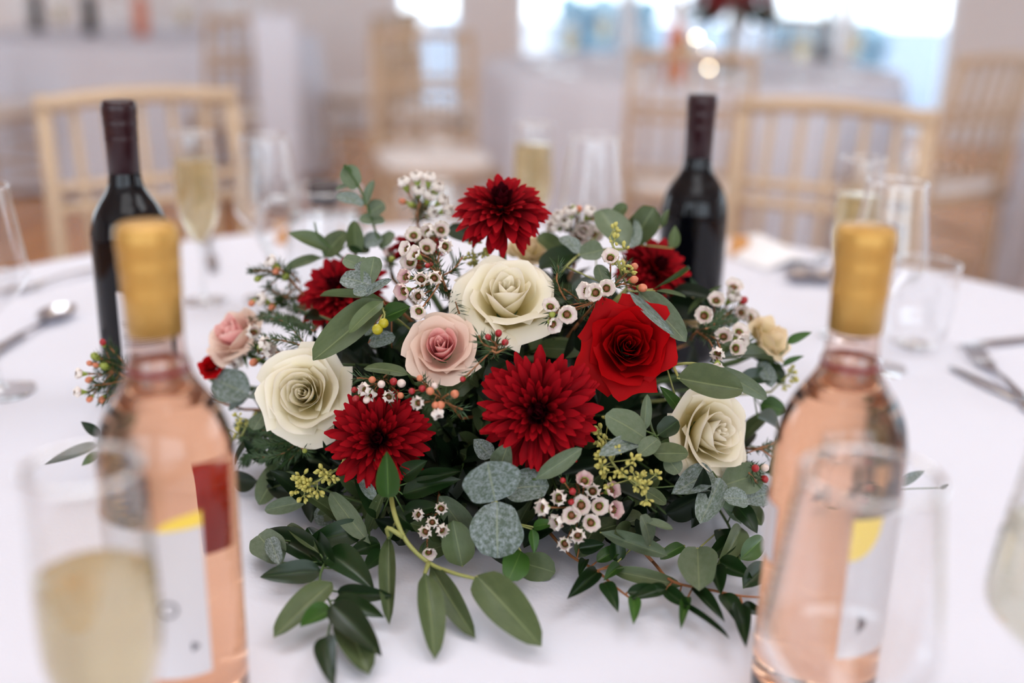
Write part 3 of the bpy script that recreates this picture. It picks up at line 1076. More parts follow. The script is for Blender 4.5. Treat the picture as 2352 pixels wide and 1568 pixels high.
def rose_petals(seed, N, opened, outer, inner=None, n_in=0, tall=1.0, droop=0.0, point=0.1):
    rnd = random.Random(seed)
    res = []
    for i in range(N):
        t = i / (N - 1)
        ring = (N - 1 - i) // 5 if N - 1 - i < 10 else 2
        if ring < 2:                        # two outer rings of five full petals
            t = 0.97 - 0.17 * ring + rnd.uniform(-0.02, 0.02)
        R = 0.05 + 0.90 * t ** 1.05 + rnd.uniform(-0.02, 0.02)
        ht = tall * (0.92 + 0.16 * t - 0.50 * t ** 3) + rnd.uniform(-0.05, 0.05)
        rb = 0.06 + 0.26 * t
        half = radians(105 - 48 * t) * rnd.uniform(0.9, 1.1)
        curl = (0.01 + 0.34 * t ** 3) * opened * rnd.uniform(0.7, 1.3)
        drp = curl * (0.75 + droop * t)
        spir = 0.05 + 0.20 * t
        a0 = (i * radians(137.5) if ring > 1 else (i % 5) * 2 * pi / 5 + 0.63 * ring) + rnd.uniform(-0.22, 0.22)
        tip = 0.05 + 0.10 * t
        wav, ph = rnd.uniform(0.015, 0.045) * (0.3 + t), rnd.uniform(0, 6.28)
        nu, nv = 12, 9
        v, uv = [], []
        for j in range(nv + 1):
            y = j / nv
            s = ease(0.62, 1.0, y)
            wp = min(1, 0.45 + 0.75 * sin(min(1, y * 1.25) * pi / 2)) * (1 - (0.08 + 0.14 * t) * ease(0.6, 1, y))
            for k in range(nu + 1):
                u = k / nu * 2 - 1
                au = abs(u)
                top = 1 - (0.24 + 0.14 * t) * au ** 2.3 + tip * exp(-(u / 0.28) ** 2) * y ** 4
                r = rb + (R - rb) * sin(min(1, y * 1.08) * pi / 2) ** 0.85
                r += spir * 0.5 * u * (0.3 + 0.7 * y) + curl * s * s * (1 - 0.35 * u * u)
                r += 0.16 * t * opened * au ** 3 * y * y
                r += point * t * exp(-(u / 0.24) ** 2) * ease(0.5, 1.0, y)
                r += wav * sin(5 * u + ph) * y * y
                z = ht * y * top - drp * s ** 2.2 * (1 - 0.3 * u * u) + wav * 0.8 * sin(4 * u + ph * 2) * y * y
                a = a0 + half * u * wp
                v.append((r * cos(a), r * sin(a), z))
                uv.append((k / nu, y))
        f = []
        for j in range(nv):
            for k in range(nu):
                q = j * (nu + 1) + k
                f.append((q, q + 1, q + nu + 2, q + nu + 1))
        res.append(mesh('rose_petal', v, f, inner if (inner and i < n_in) else outer, uv))
    return res


ROSE = {
    'white_tall': rose_petals(3, 23, 1.15, M_WHITE_ROSE, tall=1.22, droop=0.12, point=0.05),
    'white_open': rose_petals(8, 27, 0.85, M_WHITE_ROSE, tall=1.0, point=0.04),
    'pink': rose_petals(5, 22, 0.8, M_PINK_ROSE, M_PINK_HEART, 11, tall=1.25, point=0.06),
    'red': rose_petals(21, 27, 0.8, M_RED_ROSE, tall=1.0, point=0.2),
    'cream': rose_petals(14, 16, 0.8, M_CREAM_ROSE, tall=1.3),
}


def flower_stem(root_o, base, fdir, rad=0.0028, mat=None):
    inv = root_o.matrix_basis.inverted()
    pts = smooth_line([base + fdir * 0.004, base - fdir * 0.03, into_foam(base - fdir * 0.05, 0.55), into_foam(base - fdir * 0.05, 0.85)], 3)
    pts = [Vector((p.x, p.y, max(TZ + 0.008, p.z))) for p in pts]
    put('stem', MB().tube([inv @ p for p in pts], rad, 8).mesh('stem', mat or M_STEM), root_o)


def rose(kind, label, px, py, size, ax, ay, off, twist=0.0, colour='white', lift=0.55):
    p = S(px, py, off)
    f = facing(px, py, ax, ay)
    s = size / 2 * depth(p) / FPX / 1.2
    base = p - f * s * lift
    t = thing(colour + '_rose', label, 'rose', base, basis(f, twist), colour + ' roses')
    for me in ROSE[kind]:
        put('petal', me, t, Matrix.Scale(s, 4))
    sep = MB()
    for k in range(5):
        a = 2 * pi * k / 5
        d, e = Vector((cos(a), sin(a), 0)), Vector((-sin(a), cos(a), 0))
        b = len(sep.v)
        for q, w, z in ((0.02, 0.12, 0.0), (0.35, 0.16, -0.02), (0.7, 0.08, -0.12), (0.95, 0.005, -0.3)):
            sep.v += [d * q + e * w + Vector((0, 0, z)), d * q - e * w + Vector((0, 0, z))]
        sep.f += [(b, b + 2, b + 3, b + 1), (b + 2, b + 4, b + 5, b + 3), (b + 4, b + 6, b + 7, b + 5)]
    put('sepals', sep.mesh('sepals', M_STEM), t, Matrix.Scale(s, 4))
    flower_stem(t, base, f, 0.003)
    return t


rose('white_tall', 'ivory rose with browned edges, topmost in the middle under the crimson bloom', 1166, 672, 232, 0.05, 0.75, 0.028, 0.4, lift=0.75)
rose('white_open', 'ivory rose wide open, beside the gold capped bottle and grey leaves', 697, 903, 222, -0.22, 0.10, 0.022, 2.1)
rose('white_open', 'ivory rose half turned aside under the broad oval leaf', 1638, 992, 236, 0.82, 0.05, 0.018, 4.4)
rose('cream', 'cream rose seen from behind beyond the white waxflowers', 1768, 776, 118, 1.3, 0.9, -0.005, 0.3, 'cream')
rose('cream', 'cream rose mostly hidden behind the topmost crimson bloom', 1215, 575, 105, 0.3, 1.4, -0.02, 1.0, 'cream')
rose('cream', 'cream rose peeping out under the crimson bloom by the plain bottle', 1585, 715, 88, 0.6, 0.5, -0.03, 2.0, 'cream')
rose('pink', 'blush pink rose with a tight pink heart in the middle', 1014, 800, 176, -0.06, 0.38, 0.026, 1.2, 'pink')
rose('pink', 'pale pink rose seen from the side near the needle sprigs', 540, 772, 152, -1.0, 0.85, 0.0, 3.0, 'pink')
rose('red', 'bright red open rose next to the pointed grey leaf', 1443, 793, 222, 0.10, 0.16, 0.03, 0.9, 'red')
rose('red', 'small dark red rose tucked against the round silver leaf', 484, 838, 62, -0.5, 0.6, 0.0, 2.0, 'red')


# chrysanthemums
def mum_petal(bend, seed, mat, wid=0.135):
    rnd = random.Random(seed)
    nx, ny = 6, 4
    v, uv = [], []
    for i in range(nx + 1):
        x = i / nx
        hw = wid * (0.38 + 0.62 * sin(min(1, x * 1.25) * pi / 2)) * sqrt(max(0.0, 1 - max(0, (x - 0.68) / 0.32) ** 2.6 * 0.97)) + 0.004
        for k in range(ny + 1):
            u = k / ny * 2 - 1
            v.append((x, u * hw, bend * x * x + 0.8 * hw * u * u * (1.3 - 1.1 * x * x) - 0.05 * x ** 6))
            uv.append((k / ny, x))
    f = []
    for i in range(nx):
        for k in range(ny):
            q = i * (ny + 1) + k
            f.append((q, q + ny + 1, q + ny + 2, q + 1))
    return mesh('mum_petal', v, f, mat, uv)


MUM_SETS = {w: [mum_petal(b, i, M_MUM, w) for i, b in enumerate((0.08, 0.24, 0.38, -0.14))] for w in (0.088, 0.115)}
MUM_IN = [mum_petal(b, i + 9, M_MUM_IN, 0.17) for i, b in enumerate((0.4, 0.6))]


def mum_layout(seed, n, phimax, flat, wid=0.115):
    rnd = random.Random(seed)
    for i in range(n):
        q = (i + 0.5) / n
        phi = phimax * q ** 0.62
        a = i * radians(137.508) + rnd.uniform(-0.22, 0.22)
        phi += rnd.uniform(-0.13, 0.13)
        L = (0.34 + 0.58 * ease(0.0, 0.75, q)) * rnd.uniform(0.84, 1.12)
        d = Vector((sin(phi) * cos(a), sin(phi) * sin(a), cos(phi) * flat))
        d.normalize()
        n3 = Vector((-cos(phi) * cos(a), -cos(phi) * sin(a), sin(phi)))
        n3 = (n3 - d * n3.dot(d)).normalized()
        y = n3.cross(d)
        M = Matrix((d, y, n3)).transposed().to_4x4()
        k = 2 if q < 0.17 else (1 if q < 0.45 else (0 if q < 0.8 else (0 if rnd.random() < 0.6 else 3)))
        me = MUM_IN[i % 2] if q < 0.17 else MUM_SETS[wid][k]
        w = rnd.uniform(0.85, 1.25)
        yield me, T(d * 0.10) @ M @ Matrix.Diagonal((L, L * w, L, 1))


def mum(label, px, py, size, ax, ay, off, seed, n=170, phimax=1.9, flat=0.85, lift=0.2, wid=0.115):
    p = S(px, py, off)
    f = facing(px, py, ax, ay)
    s = size / 2 * depth(p) / FPX / 0.98
    base = p - f * s * lift
    t = thing('crimson_chrysanthemum', label, 'chrysanthemum', base, basis(f, seed), 'crimson chrysanthemums')
    for me, M in mum_layout(seed, n, phimax, flat, wid):
        put('petal', me, t, Matrix.Scale(s, 4) @ M)
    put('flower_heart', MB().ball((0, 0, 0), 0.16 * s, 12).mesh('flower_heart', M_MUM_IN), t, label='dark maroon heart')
    flower_stem(t, base, f, 0.0032)
    return t


mum('crimson chrysanthemum standing highest on its own green stem', 1153, 470, 214, 0.0, 1.12, 0.055, 1, 200, 2.2, 0.7, 0.1)
mum('crimson chrysanthemum behind the small rosette of silver leaves', 775, 660, 206, -0.55, 0.75, 0.012, 2, 180, 1.9)
mum('crimson chrysanthemum touching the plain red wine bottle', 1512, 612, 172, 0.6, 0.75, 0.005, 3, 170, 1.9)
mum('crimson chrysanthemum facing out squarely, biggest of all', 1236, 945, 272, 0.0, -0.02, 0.03, 4, 225, 1.8, 0.8, 0.2, 0.088)
mum('crimson chrysanthemum below the ivory rose, with a green leaf over it', 868, 1008, 232, -0.1, 0.0, 0.022, 5, 200, 1.8, 0.8, 0.2, 0.088)
mum('crimson chrysanthemum nearly covered by the tall white waxflowers', 955, 560, 130, -0.3, 1.5, -0.02, 6, 150, 1.9)


# ------------------------------------------------------------------ leaves
def leaf_mesh(shape, bend, fold, mat, seed=0):
    nx, ny = 14, 6
    rnd = random.Random(seed)
    ph = rnd.uniform(0, 6)
    v, uv = [], []
    for i in range(nx + 1):
        x = i / nx
        if shape == 'r':
            hw = 0.5 * sqrt(max(0, 1 - abs(2 * x - 1.04) ** 2.2 / 1.1)) if 0 < x < 1 else (0.06 if x == 0 else 0.05)
        elif shape == 'o':
            hw = 0.5 * max(0, 1 - abs(2 * x ** 0.85 - 1) ** 2.2) ** 0.56 * min(1, x / 0.16) ** 0.4 if 0 < x < 1 else 0.02
        elif shape == 'l':
            hw = 0.5 * max(0, 1 - abs(2 * x ** 1.05 - 1) ** 2.0) ** 0.56 * min(1, x / 0.2) ** 0.5 if 0 < x < 1 else 0.02
        else:
            hw = 0.5 * (x / 0.38) ** 0.75 * exp(0.75 * (1 - x / 0.38)) * (1 - x ** 6) + 0.004 if x > 0 else 0.012
        hw = max(hw, 0.008)
        for k in range(ny + 1):
            u = k / ny * 2 - 1
            wob = 1 + (0.07 * sin(9 * x + ph) if shape == 'r' and u > 0 else 0.06 * sin(8 * x + 2 * ph) if shape == 'r' else 0.025 * sin(9 * x + ph))
            z = bend * (x - x * x) * 1.0 - bend * 0.6 * x * x + fold * abs(u) ** 1.3 * hw + 0.012 * sin(7 * x + 3 * u + ph) * abs(u)
            v.append((x, u * hw * wob, z))
            uv.append((x, k / ny))
    f = []
    for i in range(nx):
        for k in range(ny):
            q = i * (ny + 1) + k
            f.append((q, q + ny + 1, q + ny + 2, q + 1))
    return mesh('leaf', v, f, M_LEAF[mat], uv)


LEAVES = {}


def leaf_for(shape, mat, rnd):
    key = (shape, mat, rnd.randrange(4))
    if key not in LEAVES:
        b = (0.10, 0.22, -0.06, 0.16)[key[2]]
        fo = {'r': 0.22, 'o': 0.24, 'l': 0.3, 'u': 0.4}[shape] * (1, 0.6, 1.2, 0.8)[key[2]]
        LEAVES[key] = leaf_mesh(shape, b, fo, mat, hash(shape) % 97 + key[2])
    return LEAVES[key]


def leaf_between(root, b, tip, width, shape, mat, roll, rnd, hint=None, name='leaf'):
    x = tip - b
    L = x.length
    x.normalize()
    n = hint or ((CAM - b).normalized() * 0.75 + Vector((0, 0, 0.45)) + dome_normal(b) * 0.25)
    z = (n - x * n.dot(x))
    if z.length < 0.05:
        z = Vector((0, 0, 1)) - x * x.z
    z.normalize()
    y = z.cross(x)
    R = Matrix((x, y, z)).transposed() @ Matrix.Rotation(roll, 3, 'X')
    M = T(b - root) @ R.to_4x4() @ Matrix.Diagonal((L, width, (L + width) * 0.5, 1))
    return M, leaf_for(shape, mat, rnd)


def sprig(name, label, cat, leaves, stems, off=0.01, mat='grey', stem_mat=None, group=None, rad=0.0011):
    """leaves: (shape, base x, y, tip x, y, width px[, mat, off base, off tip, roll])"""
    rnd = random.Random(len(label) * 7 + int(leaves[0][1]))
    ln = []
    for st in stems:
        ln.append(smooth_line([S(q[0], q[1], q[2] if len(q) > 2 else off - 0.004) for q in st], 4))
    if not ln:
        l0 = leaves[0]
        ln = [smooth_line([S(l0[1], l0[2], off - 0.01), S(l0[1], l0[2], off)], 2)]
    b0 = ln[0][0]
    tail = smooth_line([into_foam(b0, 0.55), into_foam(b0, 0.25), b0], 3)
    root = tail[0].copy()
    root.z = max(root.z, TZ + 0.01)
    t = thing(name, label, cat, root, None, group)
    mb = MB()
    mb.tube([p - root for p in tail], rad * 1.2, 6)
    for q in ln:
        mb.tube([p - root for p in q], [rad * (1.15 - 0.5 * i / len(q)) for i in range(len(q))], 6)
    for lf in leaves:
        shape, bx, by, tx, ty, w = lf[:6]
        m = lf[6] if len(lf) > 6 and lf[6] else mat
        ob = lf[7] if len(lf) > 7 else off
        ot = lf[8] if len(lf) > 8 else off + 0.008
        roll = lf[9] if len(lf) > 9 else rnd.uniform(-0.3, 0.3)
        b, e = S(bx, by, ob), S(tx, ty, ot)
        wd = w * depth(b.lerp(e, 0.5)) / FPX / max(0.75, cos(roll))
        M, me = leaf_between(root, b, e, wd, shape, m, roll, rnd)
        put('leaf', me, t, M)
        near = min((p for q in ln for p in q), key=lambda p: (p - b).length)
        if (near - b).length > 0.001:
            mb.tube(smooth_line([near - root, b - root], 2), rad * 0.6, 5)
    put('stem', mb.mesh('stem', stem_mat or M_STEM), t)
    return t


EU, RU = 'eucalyptus_sprig', 'ruscus_sprig'
GE, GR = 'eucalyptus sprigs in the centrepiece', 'ruscus sprigs in the centrepiece'
sprig(EU, 'upright eucalyptus sprig with round leaves rising before the water jug', 'eucalyptus', [
    ('r', 822, 430, 786, 386, 54), ('r', 836, 470, 774, 446, 44, 'silver'), ('o', 838, 470, 856, 414, 22), ('r', 846, 492, 882, 466, 42),
    ('r', 884, 508, 825, 505, 36), ('r', 878, 545, 836, 560, 46, 'silver'), ('r', 872, 570, 905, 535, 40), ('r', 812, 425, 770, 432, 16),
    ('r', 808, 396, 788, 380, 14, 'fresh')], [[(905, 640, -0.02), (886, 585), (862, 530), (846, 478), (822, 425), (800, 392)]], 0.012, 'grey', M_STEM, GE)
sprig(EU, 'eucalyptus sprig with dull green leaves fanning out toward the water jug', 'eucalyptus', [
    ('u', 752, 574, 663, 533, 44), ('o', 745, 590, 792, 530, 54), ('o', 818, 585, 812, 506, 40), ('l', 742, 592, 652, 620, 34), ('o', 800, 560, 850, 575, 46, 'ruscus')],
    [[(830, 640, -0.02), (790, 595), (748, 575)], [(790, 595), (735, 545), (722, 510)]], 0.0, 'olive', M_STEM, GE)
sprig(EU, 'rosette of silver-blue eucalyptus leaves lying over a crimson bloom', 'eucalyptus', [
    ('r', 852, 655, 782, 634, 52, 'silver'), ('r', 846, 654, 860, 590, 50, 'grey'), ('r', 838, 614, 787, 592, 34), ('r', 842, 642, 822, 602, 30, 'silver'),
    ('o', 838, 680, 897, 640, 28, 'silver'), ('r', 850, 662, 812, 676, 30, 'silver'), ('r', 840, 620, 830, 590, 22)], [[(852, 690, 0.0), (848, 655), (832, 610)]], 0.048, 'grey', M_STEM, GE)
sprig(EU, 'broad olive green leaf pair leaning over the ivory rose with yellow berries beside', 'eucalyptus', [
    ('o', 880, 690, 720, 830, 82, None, 0.03, 0.045, 0.0), ('o', 880, 692, 800, 758, 40, None, 0.04, 0.048, 0.2), ('l', 884, 690, 733, 676, 26, None, 0.03, 0.04), ('u', 884, 728, 944, 704, 44, 'fresh'),
    ('r', 846, 788, 906, 772, 38, 'silver', 0.01, 0.01), ('r', 858, 745, 840, 768, 16, 'silver', 0.01, 0.015), ('o', 900, 800, 960, 740, 40, 'ruscus', -0.01, 0)],
    [[(905, 700, 0.0), (880, 690)], [(905, 700, 0), (892, 715)]], 0.03, 'olive', M_TWIG, GE)
sprig(EU, 'single dark leaf showing behind the waxflowers and topmost bloom', 'eucalyptus', [('o', 1022, 530, 1102, 546, 46, None, 0.01, 0.01, 0.1)], [[(1022, 545, -0.02), (1022, 532)]], 0.0, 'ruscus', None, GE)
sprig(EU, 'eucalyptus sprig with folded leaves above the crimson bloom by the plain bottle', 'eucalyptus', [
    ('o', 1440, 570, 1378, 486, 74, None, 0.03, 0.045), ('r', 1452, 560, 1502, 476, 66, 'olive', 0.0, 0.01), ('o', 1445, 570, 1462, 500, 26, 'silver', 0.035, 0.045, 0.8), ('r', 1400, 505, 1440, 470, 30, 'olive'),
    ('r', 1330, 582, 1291, 538, 40, 'silver'), ('r', 1332, 585, 1386, 574, 56), ('o', 1330, 582, 1236, 622, 62, 'ruscus', 0.0, 0.0), ('o', 1388, 652, 1372, 608, 38), ('u', 1545, 570, 1551, 518, 28, 'olive', -0.02, -0.01),
    ('u', 1520, 520, 1535, 480, 20, 'olive', -0.03, -0.03), ('r', 1370, 640, 1330, 690, 60, 'ruscus', -0.01, 0.0), ('r', 1300, 590, 1235, 540, 55, 'olive', -0.02, -0.02)],
    [[(1260, 660, -0.02), (1300, 612), (1345, 570), (1378, 535)], [(1345, 570), (1430, 575), (1450, 560)]], 0.02, 'grey', M_PALESTEM, GE)
sprig(EU, 'pointed grey-green leaf pair above the bright red rose', 'eucalyptus', [
    ('o', 1468, 672, 1576, 780, 64, None, 0.04, 0.05, 0.1), ('l', 1444, 668, 1546, 768, 20, 'silver', 0.045, 0.055, 0.5), ('l', 1500, 664, 1590, 608, 10, 'fresh', 0.03, 0.035, 0.6),
    ('l', 1505, 668, 1580, 680, 12, 'olive', 0.03, 0.03)], [[(1440, 668, 0.01), (1468, 670)]], 0.04, 'grey', M_PALESTEM, GE)
sprig(RU, 'narrow dark leaves standing against the plain red wine bottle', 'ruscus', [
    ('u', 1605, 705, 1588, 636, 26), ('u', 1580, 720, 1660, 652, 14, 'olive'), ('u', 1625, 730, 1610, 670, 24), ('u', 1570, 700, 1600, 650, 18)], [[(1610, 745, -0.02), (1600, 700)]], 0.0, 'ruscus', None, GR)
sprig(EU, 'broad oval leaf resting over the half turned ivory rose', 'eucalyptus', [
    ('o', 1555, 868, 1703, 895, 84, None, 0.05, 0.052, 0.0), ('l', 1632, 842, 1770, 916, 38, 'grey', 0.035, 0.04, 0.3), ('u', 1560, 940, 1518, 888, 28, 'fresh', 0.01, 0.02)],
    [[(1530, 840, 0.02), (1590, 834, 0.04), (1650, 848, 0.035)], [(1545, 838, 0.03), (1560, 870, 0.05)]], 0.04, 'olive', M_PALESTEM, GE)
sprig(EU, 'eucalyptus rosette of pale rounded leaves between the big bloom and ivory rose', 'eucalyptus', [
    ('r', 1482, 1006, 1397, 952, 70), ('o', 1480, 988, 1486, 905, 26), ('o', 1470, 1008, 1384, 1038, 42, 'silver', 0.03, 0.055), ('r', 1512, 1008, 1470, 1040, 42), ('r', 1513, 998, 1558, 966, 48, 'ruscus'),
    ('o', 1500, 1042, 1582, 1040, 48, 'olive'), ('r', 1530, 1050, 1560, 1085, 40)], [[(1490, 960, -0.01), (1500, 992, 0.03), (1514, 1010, 0.03)]], 0.035, 'grey', M_STEM, GE)
sprig(EU, 'large mottled silver leaves at the front below the biggest bloom', 'eucalyptus', [
    ('r', 1138, 1150, 1118, 1058, 132, 'silver', 0.035, 0.05, 0.0), ('r', 1142, 1152, 1142, 1280, 118, 'silver', 0.035, 0.05, 0.1), ('r', 1160, 1125, 1258, 1112, 84, 'silver', 0.02, 0.03), ('u', 1148, 1080, 1166, 1018, 54, 'grey'),
    ('u', 1130, 1050, 1088, 1008, 42, 'silver', 0.01, 0.01), ('o', 1082, 1240, 1010, 1140, 62, 'grey', 0.0, 0.01), ('o', 1062, 1300, 1040, 1195, 74, 'olive', 0.01, 0.02), ('r', 1196, 1265, 1172, 1325, 62, 'fresh'),
    ('r', 1190, 1290, 1272, 1312, 66, 'olive', 0.0, 0.0), ('u', 1225, 1210, 1275, 1200, 28, 'fresh'), ('u', 1222, 1215, 1228, 1270, 24, 'fresh'), ('l', 1130, 1165, 1085, 1225, 34, 'grey')],
    [[(1145, 1090, -0.02), (1138, 1145, 0.03), (1150, 1170, 0.03)], [(1150, 1170, 0.02), (1190, 1270, 0.0)], [(1138, 1145, 0.02), (1070, 1250, 0)]], 0.025, 'silver', M_PALESTEM, GE)
sprig(EU, 'single pale leaf slanting up beneath the biggest crimson bloom', 'eucalyptus', [('l', 1230, 1100, 1336, 1030, 40, None, 0.03, 0.04, 0.3)], [[(1200, 1105, -0.01), (1230, 1100, 0.03)]], 0.03, 'grey', None, GE)
sprig(EU, 'round silver leaves beside the open ivory rose near the gold cap', 'eucalyptus', [
    ('r', 572, 906, 488, 868, 80, 'silver'), ('r', 566, 916, 522, 928, 48, 'silver'), ('r', 570, 910, 618, 905, 46, 'silver'), ('r', 605, 950, 582, 988, 38)], [[(620, 930, -0.02), (570, 908)]], 0.012, 'grey', None, GE)
sprig(EU, 'small olive leaf lying level below the blush pink rose', 'eucalyptus', [('o', 938, 860, 834, 840, 32, None, 0.03, 0.035, 0.2)], [[(950, 880, -0.01), (938, 860, 0.03)]], 0.03, 'olive', None, GE)
sprig(EU, 'silvery leaves in the low corner behind the wine glass in front', 'eucalyptus', [
    ('u', 1636, 1082, 1544, 1132, 64, 'silver', 0.02, 0.02), ('o', 1656, 1098, 1608, 1204, 62, 'silver', 0.025, 0.035), ('r', 1658, 1116, 1748, 1086, 76), ('r', 1716, 1146, 1664, 1142, 48, 'silver', 0.035, 0.04),
    ('r', 1712, 1148, 1768, 1132, 48, 'silver', 0.03, 0.03), ('r', 1700, 1190, 1655, 1160, 54, 'fresh', 0.01, 0.015), ('l', 1474, 1122, 1532, 1156, 32, 'olive'), ('o', 1600, 1090, 1560, 1060, 44, 'olive', -0.01, 0.0)],
    [[(1610, 1060, -0.02), (1655, 1108, 0.02), (1714, 1147, 0.03)]], 0.02, 'grey', M_STEM, GE)
sprig(EU, 'trailing eucalyptus stem with a curled tip and a large round leaf on the cloth', 'eucalyptus', [
    ('r', 1602, 1258, 1606, 1348, 86, 'grey', 0.03, 0.04), ('l', 1378, 1222, 1532, 1276, 42), ('r', 1480, 1190, 1380, 1214, 66, 'olive', 0.0, 0.01), ('r', 1492, 1252, 1480, 1186, 40, 'grey', 0.04, 0.05, 0.7), ('o', 1486, 1200, 1545, 1216, 26, 'grey', 0.045, 0.045, -0.6),
    ('o', 1572, 1252, 1520, 1278, 32, 'fresh'), ('l', 1398, 1310, 1565, 1342, 38, 'olive', 0.01, 0.01), ('o', 1655, 1215, 1690, 1290, 50, 'ruscus', 0.0, 0.01), ('o', 1500, 1250, 1450, 1200, 40, 'ruscus', 0.0, 0.0)],
    [[(1420, 1180, -0.03), (1470, 1240, 0.02), (1540, 1262, 0.02), (1604, 1260, 0.03)]], 0.025, 'grey', M_PALESTEM, GE)
sprig(EU, 'hanging stem of long blunt olive leaves reaching onto the cloth', 'eucalyptus', [
    ('l', 893, 1230, 893, 1428, 40, None, 0.04, 0.0), ('l', 975, 1316, 1001, 1502, 60, None, 0.05, 0.0), ('l', 990, 1300, 1082, 1454, 54, None, 0.03, -0.01), ('o', 1094, 1322, 1238, 1474, 96, None, 0.05, 0.02, 0.0), ('l', 905, 1205, 893, 1240, 10)],
    [[(896, 1120, 0.0), (906, 1180, 0.04), (935, 1245, 0.045), (985, 1292, 0.045), (1040, 1315, 0.045), (1098, 1330, 0.045)], [(925, 1232, 0.045), (890, 1212, 0.05), (893, 1236, 0.045)], [(985, 1292, 0.045), (975, 1318, 0.045)]], 0.04, 'olive', M_PALESTEM, GE, 0.0018)
sprig(EU, 'slim grey leaves slanting down below the crimson bloom', 'eucalyptus', [
    ('l', 850, 1248, 754, 1128, 48, 'grey', 0.03, 0.02), ('l', 842, 1228, 884, 1125, 30, 'olive', 0.015, 0.02), ('l', 864, 1152, 826, 1100, 28, 'silver', 0.02, 0.02), ('l', 690, 1092, 614, 1118, 34, 'olive', 0.0, 0.01), ('o', 705, 1150, 604, 1172, 36, 'grey'),
    ('r', 730, 1165, 764, 1200, 52, 'silver', 0.0, 0.0)], [[(860, 1090, -0.03), (850, 1160, 0.0), (848, 1240, 0.02)], [(850, 1160, 0), (760, 1130, 0), (690, 1100, 0)]], 0.01, 'grey', None, GE)
sprig(RU, 'dark green leaves around the foot of the lower crimson bloom', 'ruscus', [
    ('u', 892, 1142, 888, 1034, 54, 'fresh', 0.045, 0.06, 0.1), ('u', 872, 1190, 818, 1098, 44), ('u', 925, 1135, 1052, 1098, 50), ('u', 922, 1096, 978, 1058, 44), ('u', 955, 1102, 1062, 1082, 34), ('u', 930, 1180, 1010, 1160, 44), ('u', 900, 1170, 960, 1220, 50)],
    [[(930, 1060, -0.03), (910, 1110, 0.01), (892, 1142, 0.03)]], 0.015, 'ruscus', None, GR)
sprig(RU, 'dark leafy stem trailing forward onto the cloth beside the pink wine bottle', 'ruscus', [
    ('u', 748, 1302, 604, 1212, 66), ('u', 738, 1312, 598, 1322, 56), ('o', 762, 1338, 630, 1458, 66, 'olive', 0.03, 0.01), ('u', 762, 1398, 688, 1442, 50, 'fresh'), ('u', 748, 1462, 762, 1568, 54), ('u', 762, 1388, 872, 1496, 70, None, 0.04, 0.02),
    ('o', 790, 1415, 846, 1542, 80, 'olive', 0.01, 0.0), ('u', 768, 1378, 878, 1412, 48), ('u', 775, 1358, 902, 1368, 40), ('u', 752, 1268, 856, 1345, 70), ('u', 770, 1305, 700, 1205, 50), ('u', 842, 1212, 698, 1248, 60), ('r', 648, 1292, 588, 1222, 74, 'grey'),
    ('r', 620, 1236, 640, 1292, 36, 'silver', 0.035, 0.04), ('l', 735, 1272, 660, 1202, 28, 'olive', 0.04, 0.04), ('u', 872, 1248, 802, 1268, 42), ('u', 885, 1268, 838, 1305, 44)],
    [[(850, 1170, -0.03), (800, 1225, 0.01), (748, 1290, 0.025), (735, 1340, 0.025), (762, 1395, 0.025), (752, 1465, 0.015)]], 0.02, 'ruscus', M_STEM, GR)
sprig(RU, 'trailing ruscus stem with small pointed leaves at the middle front', 'ruscus', [
    ('u', 1372, 1312, 1300, 1378, 40), ('u', 1388, 1338, 1418, 1396, 38), ('u', 1455, 1372, 1456, 1428, 30, 'fresh'), ('u', 1425, 1298, 1388, 1330, 30, 'fresh'), ('u', 1440, 1360, 1530, 1352, 34), ('u', 1345, 1285, 1330, 1320, 22), ('u', 1420, 1290, 1412, 1230, 38), ('u', 1370, 1290, 1440, 1250, 34, 'fresh'), ('u', 1330, 1260, 1390, 1250, 34)],
    [[(1260, 1220, -0.02), (1310, 1275, 0.01), (1370, 1310, 0.015), (1410, 1345, 0.015), (1470, 1390, 0.01)]], 0.015, 'ruscus', M_TWIG, GR)
sprig(RU, 'long ruscus stem lying on the cloth toward the front wine glass', 'ruscus', [
    ('u', 1592, 1350, 1664, 1424, 32), ('u', 1660, 1364, 1712, 1444, 44), ('u', 1702, 1388, 1714, 1492, 40), ('u', 1706, 1388, 1758, 1412, 26), ('l', 1556, 1382, 1674, 1462, 16), ('u', 1532, 1350, 1448, 1374, 32), ('u', 1580, 1372, 1564, 1438, 24, 'fresh'), ('u', 1530, 1355, 1590, 1400, 34)],
    [[(1500, 1290, -0.02), (1545, 1335, 0.015), (1640, 1356, 0.015), (1700, 1368, 0.015), (1765, 1372, 0.01)]], 0.015, 'ruscus', M_TWIG, GR)
sprig(RU, 'glossy ruscus leaves gathered behind the front wine glass', 'ruscus', [
    ('u', 1700, 1285, 1760, 1228, 46, 'fresh'), ('u', 1708, 1350, 1770, 1290, 50), ('u', 1702, 1212, 1655, 1300, 50, 'olive'), ('u', 1690, 1160, 1740, 1220, 46), ('u', 1650, 1290, 1730, 1330, 46), ('u', 1680, 1240, 1620, 1290, 40), ('u', 1640, 1300, 1655, 1370, 40)],
    [[(1640, 1150, -0.03), (1680, 1220, 0.01), (1705, 1310, 0.015)]], 0.015, 'ruscus', None, GR)
sprig(RU, 'slender pointed leaf lying on the cloth apart, behind the gold-capped bottle', 'ruscus', [
    ('u', 228, 1022, 102, 1068, 26), ('u', 232, 1000, 186, 968, 24), ('u', 232, 1040, 188, 1070, 24, 'fresh'), ('u', 330, 1040, 280, 1000, 30), ('u', 340, 1045, 300, 1080, 30)],
    [[(560, 1000, -0.02), (420, 1035, 0.01), (320, 1040, 0.01), (228, 1026, 0.01)]], 0.012, 'ruscus', None, GR)
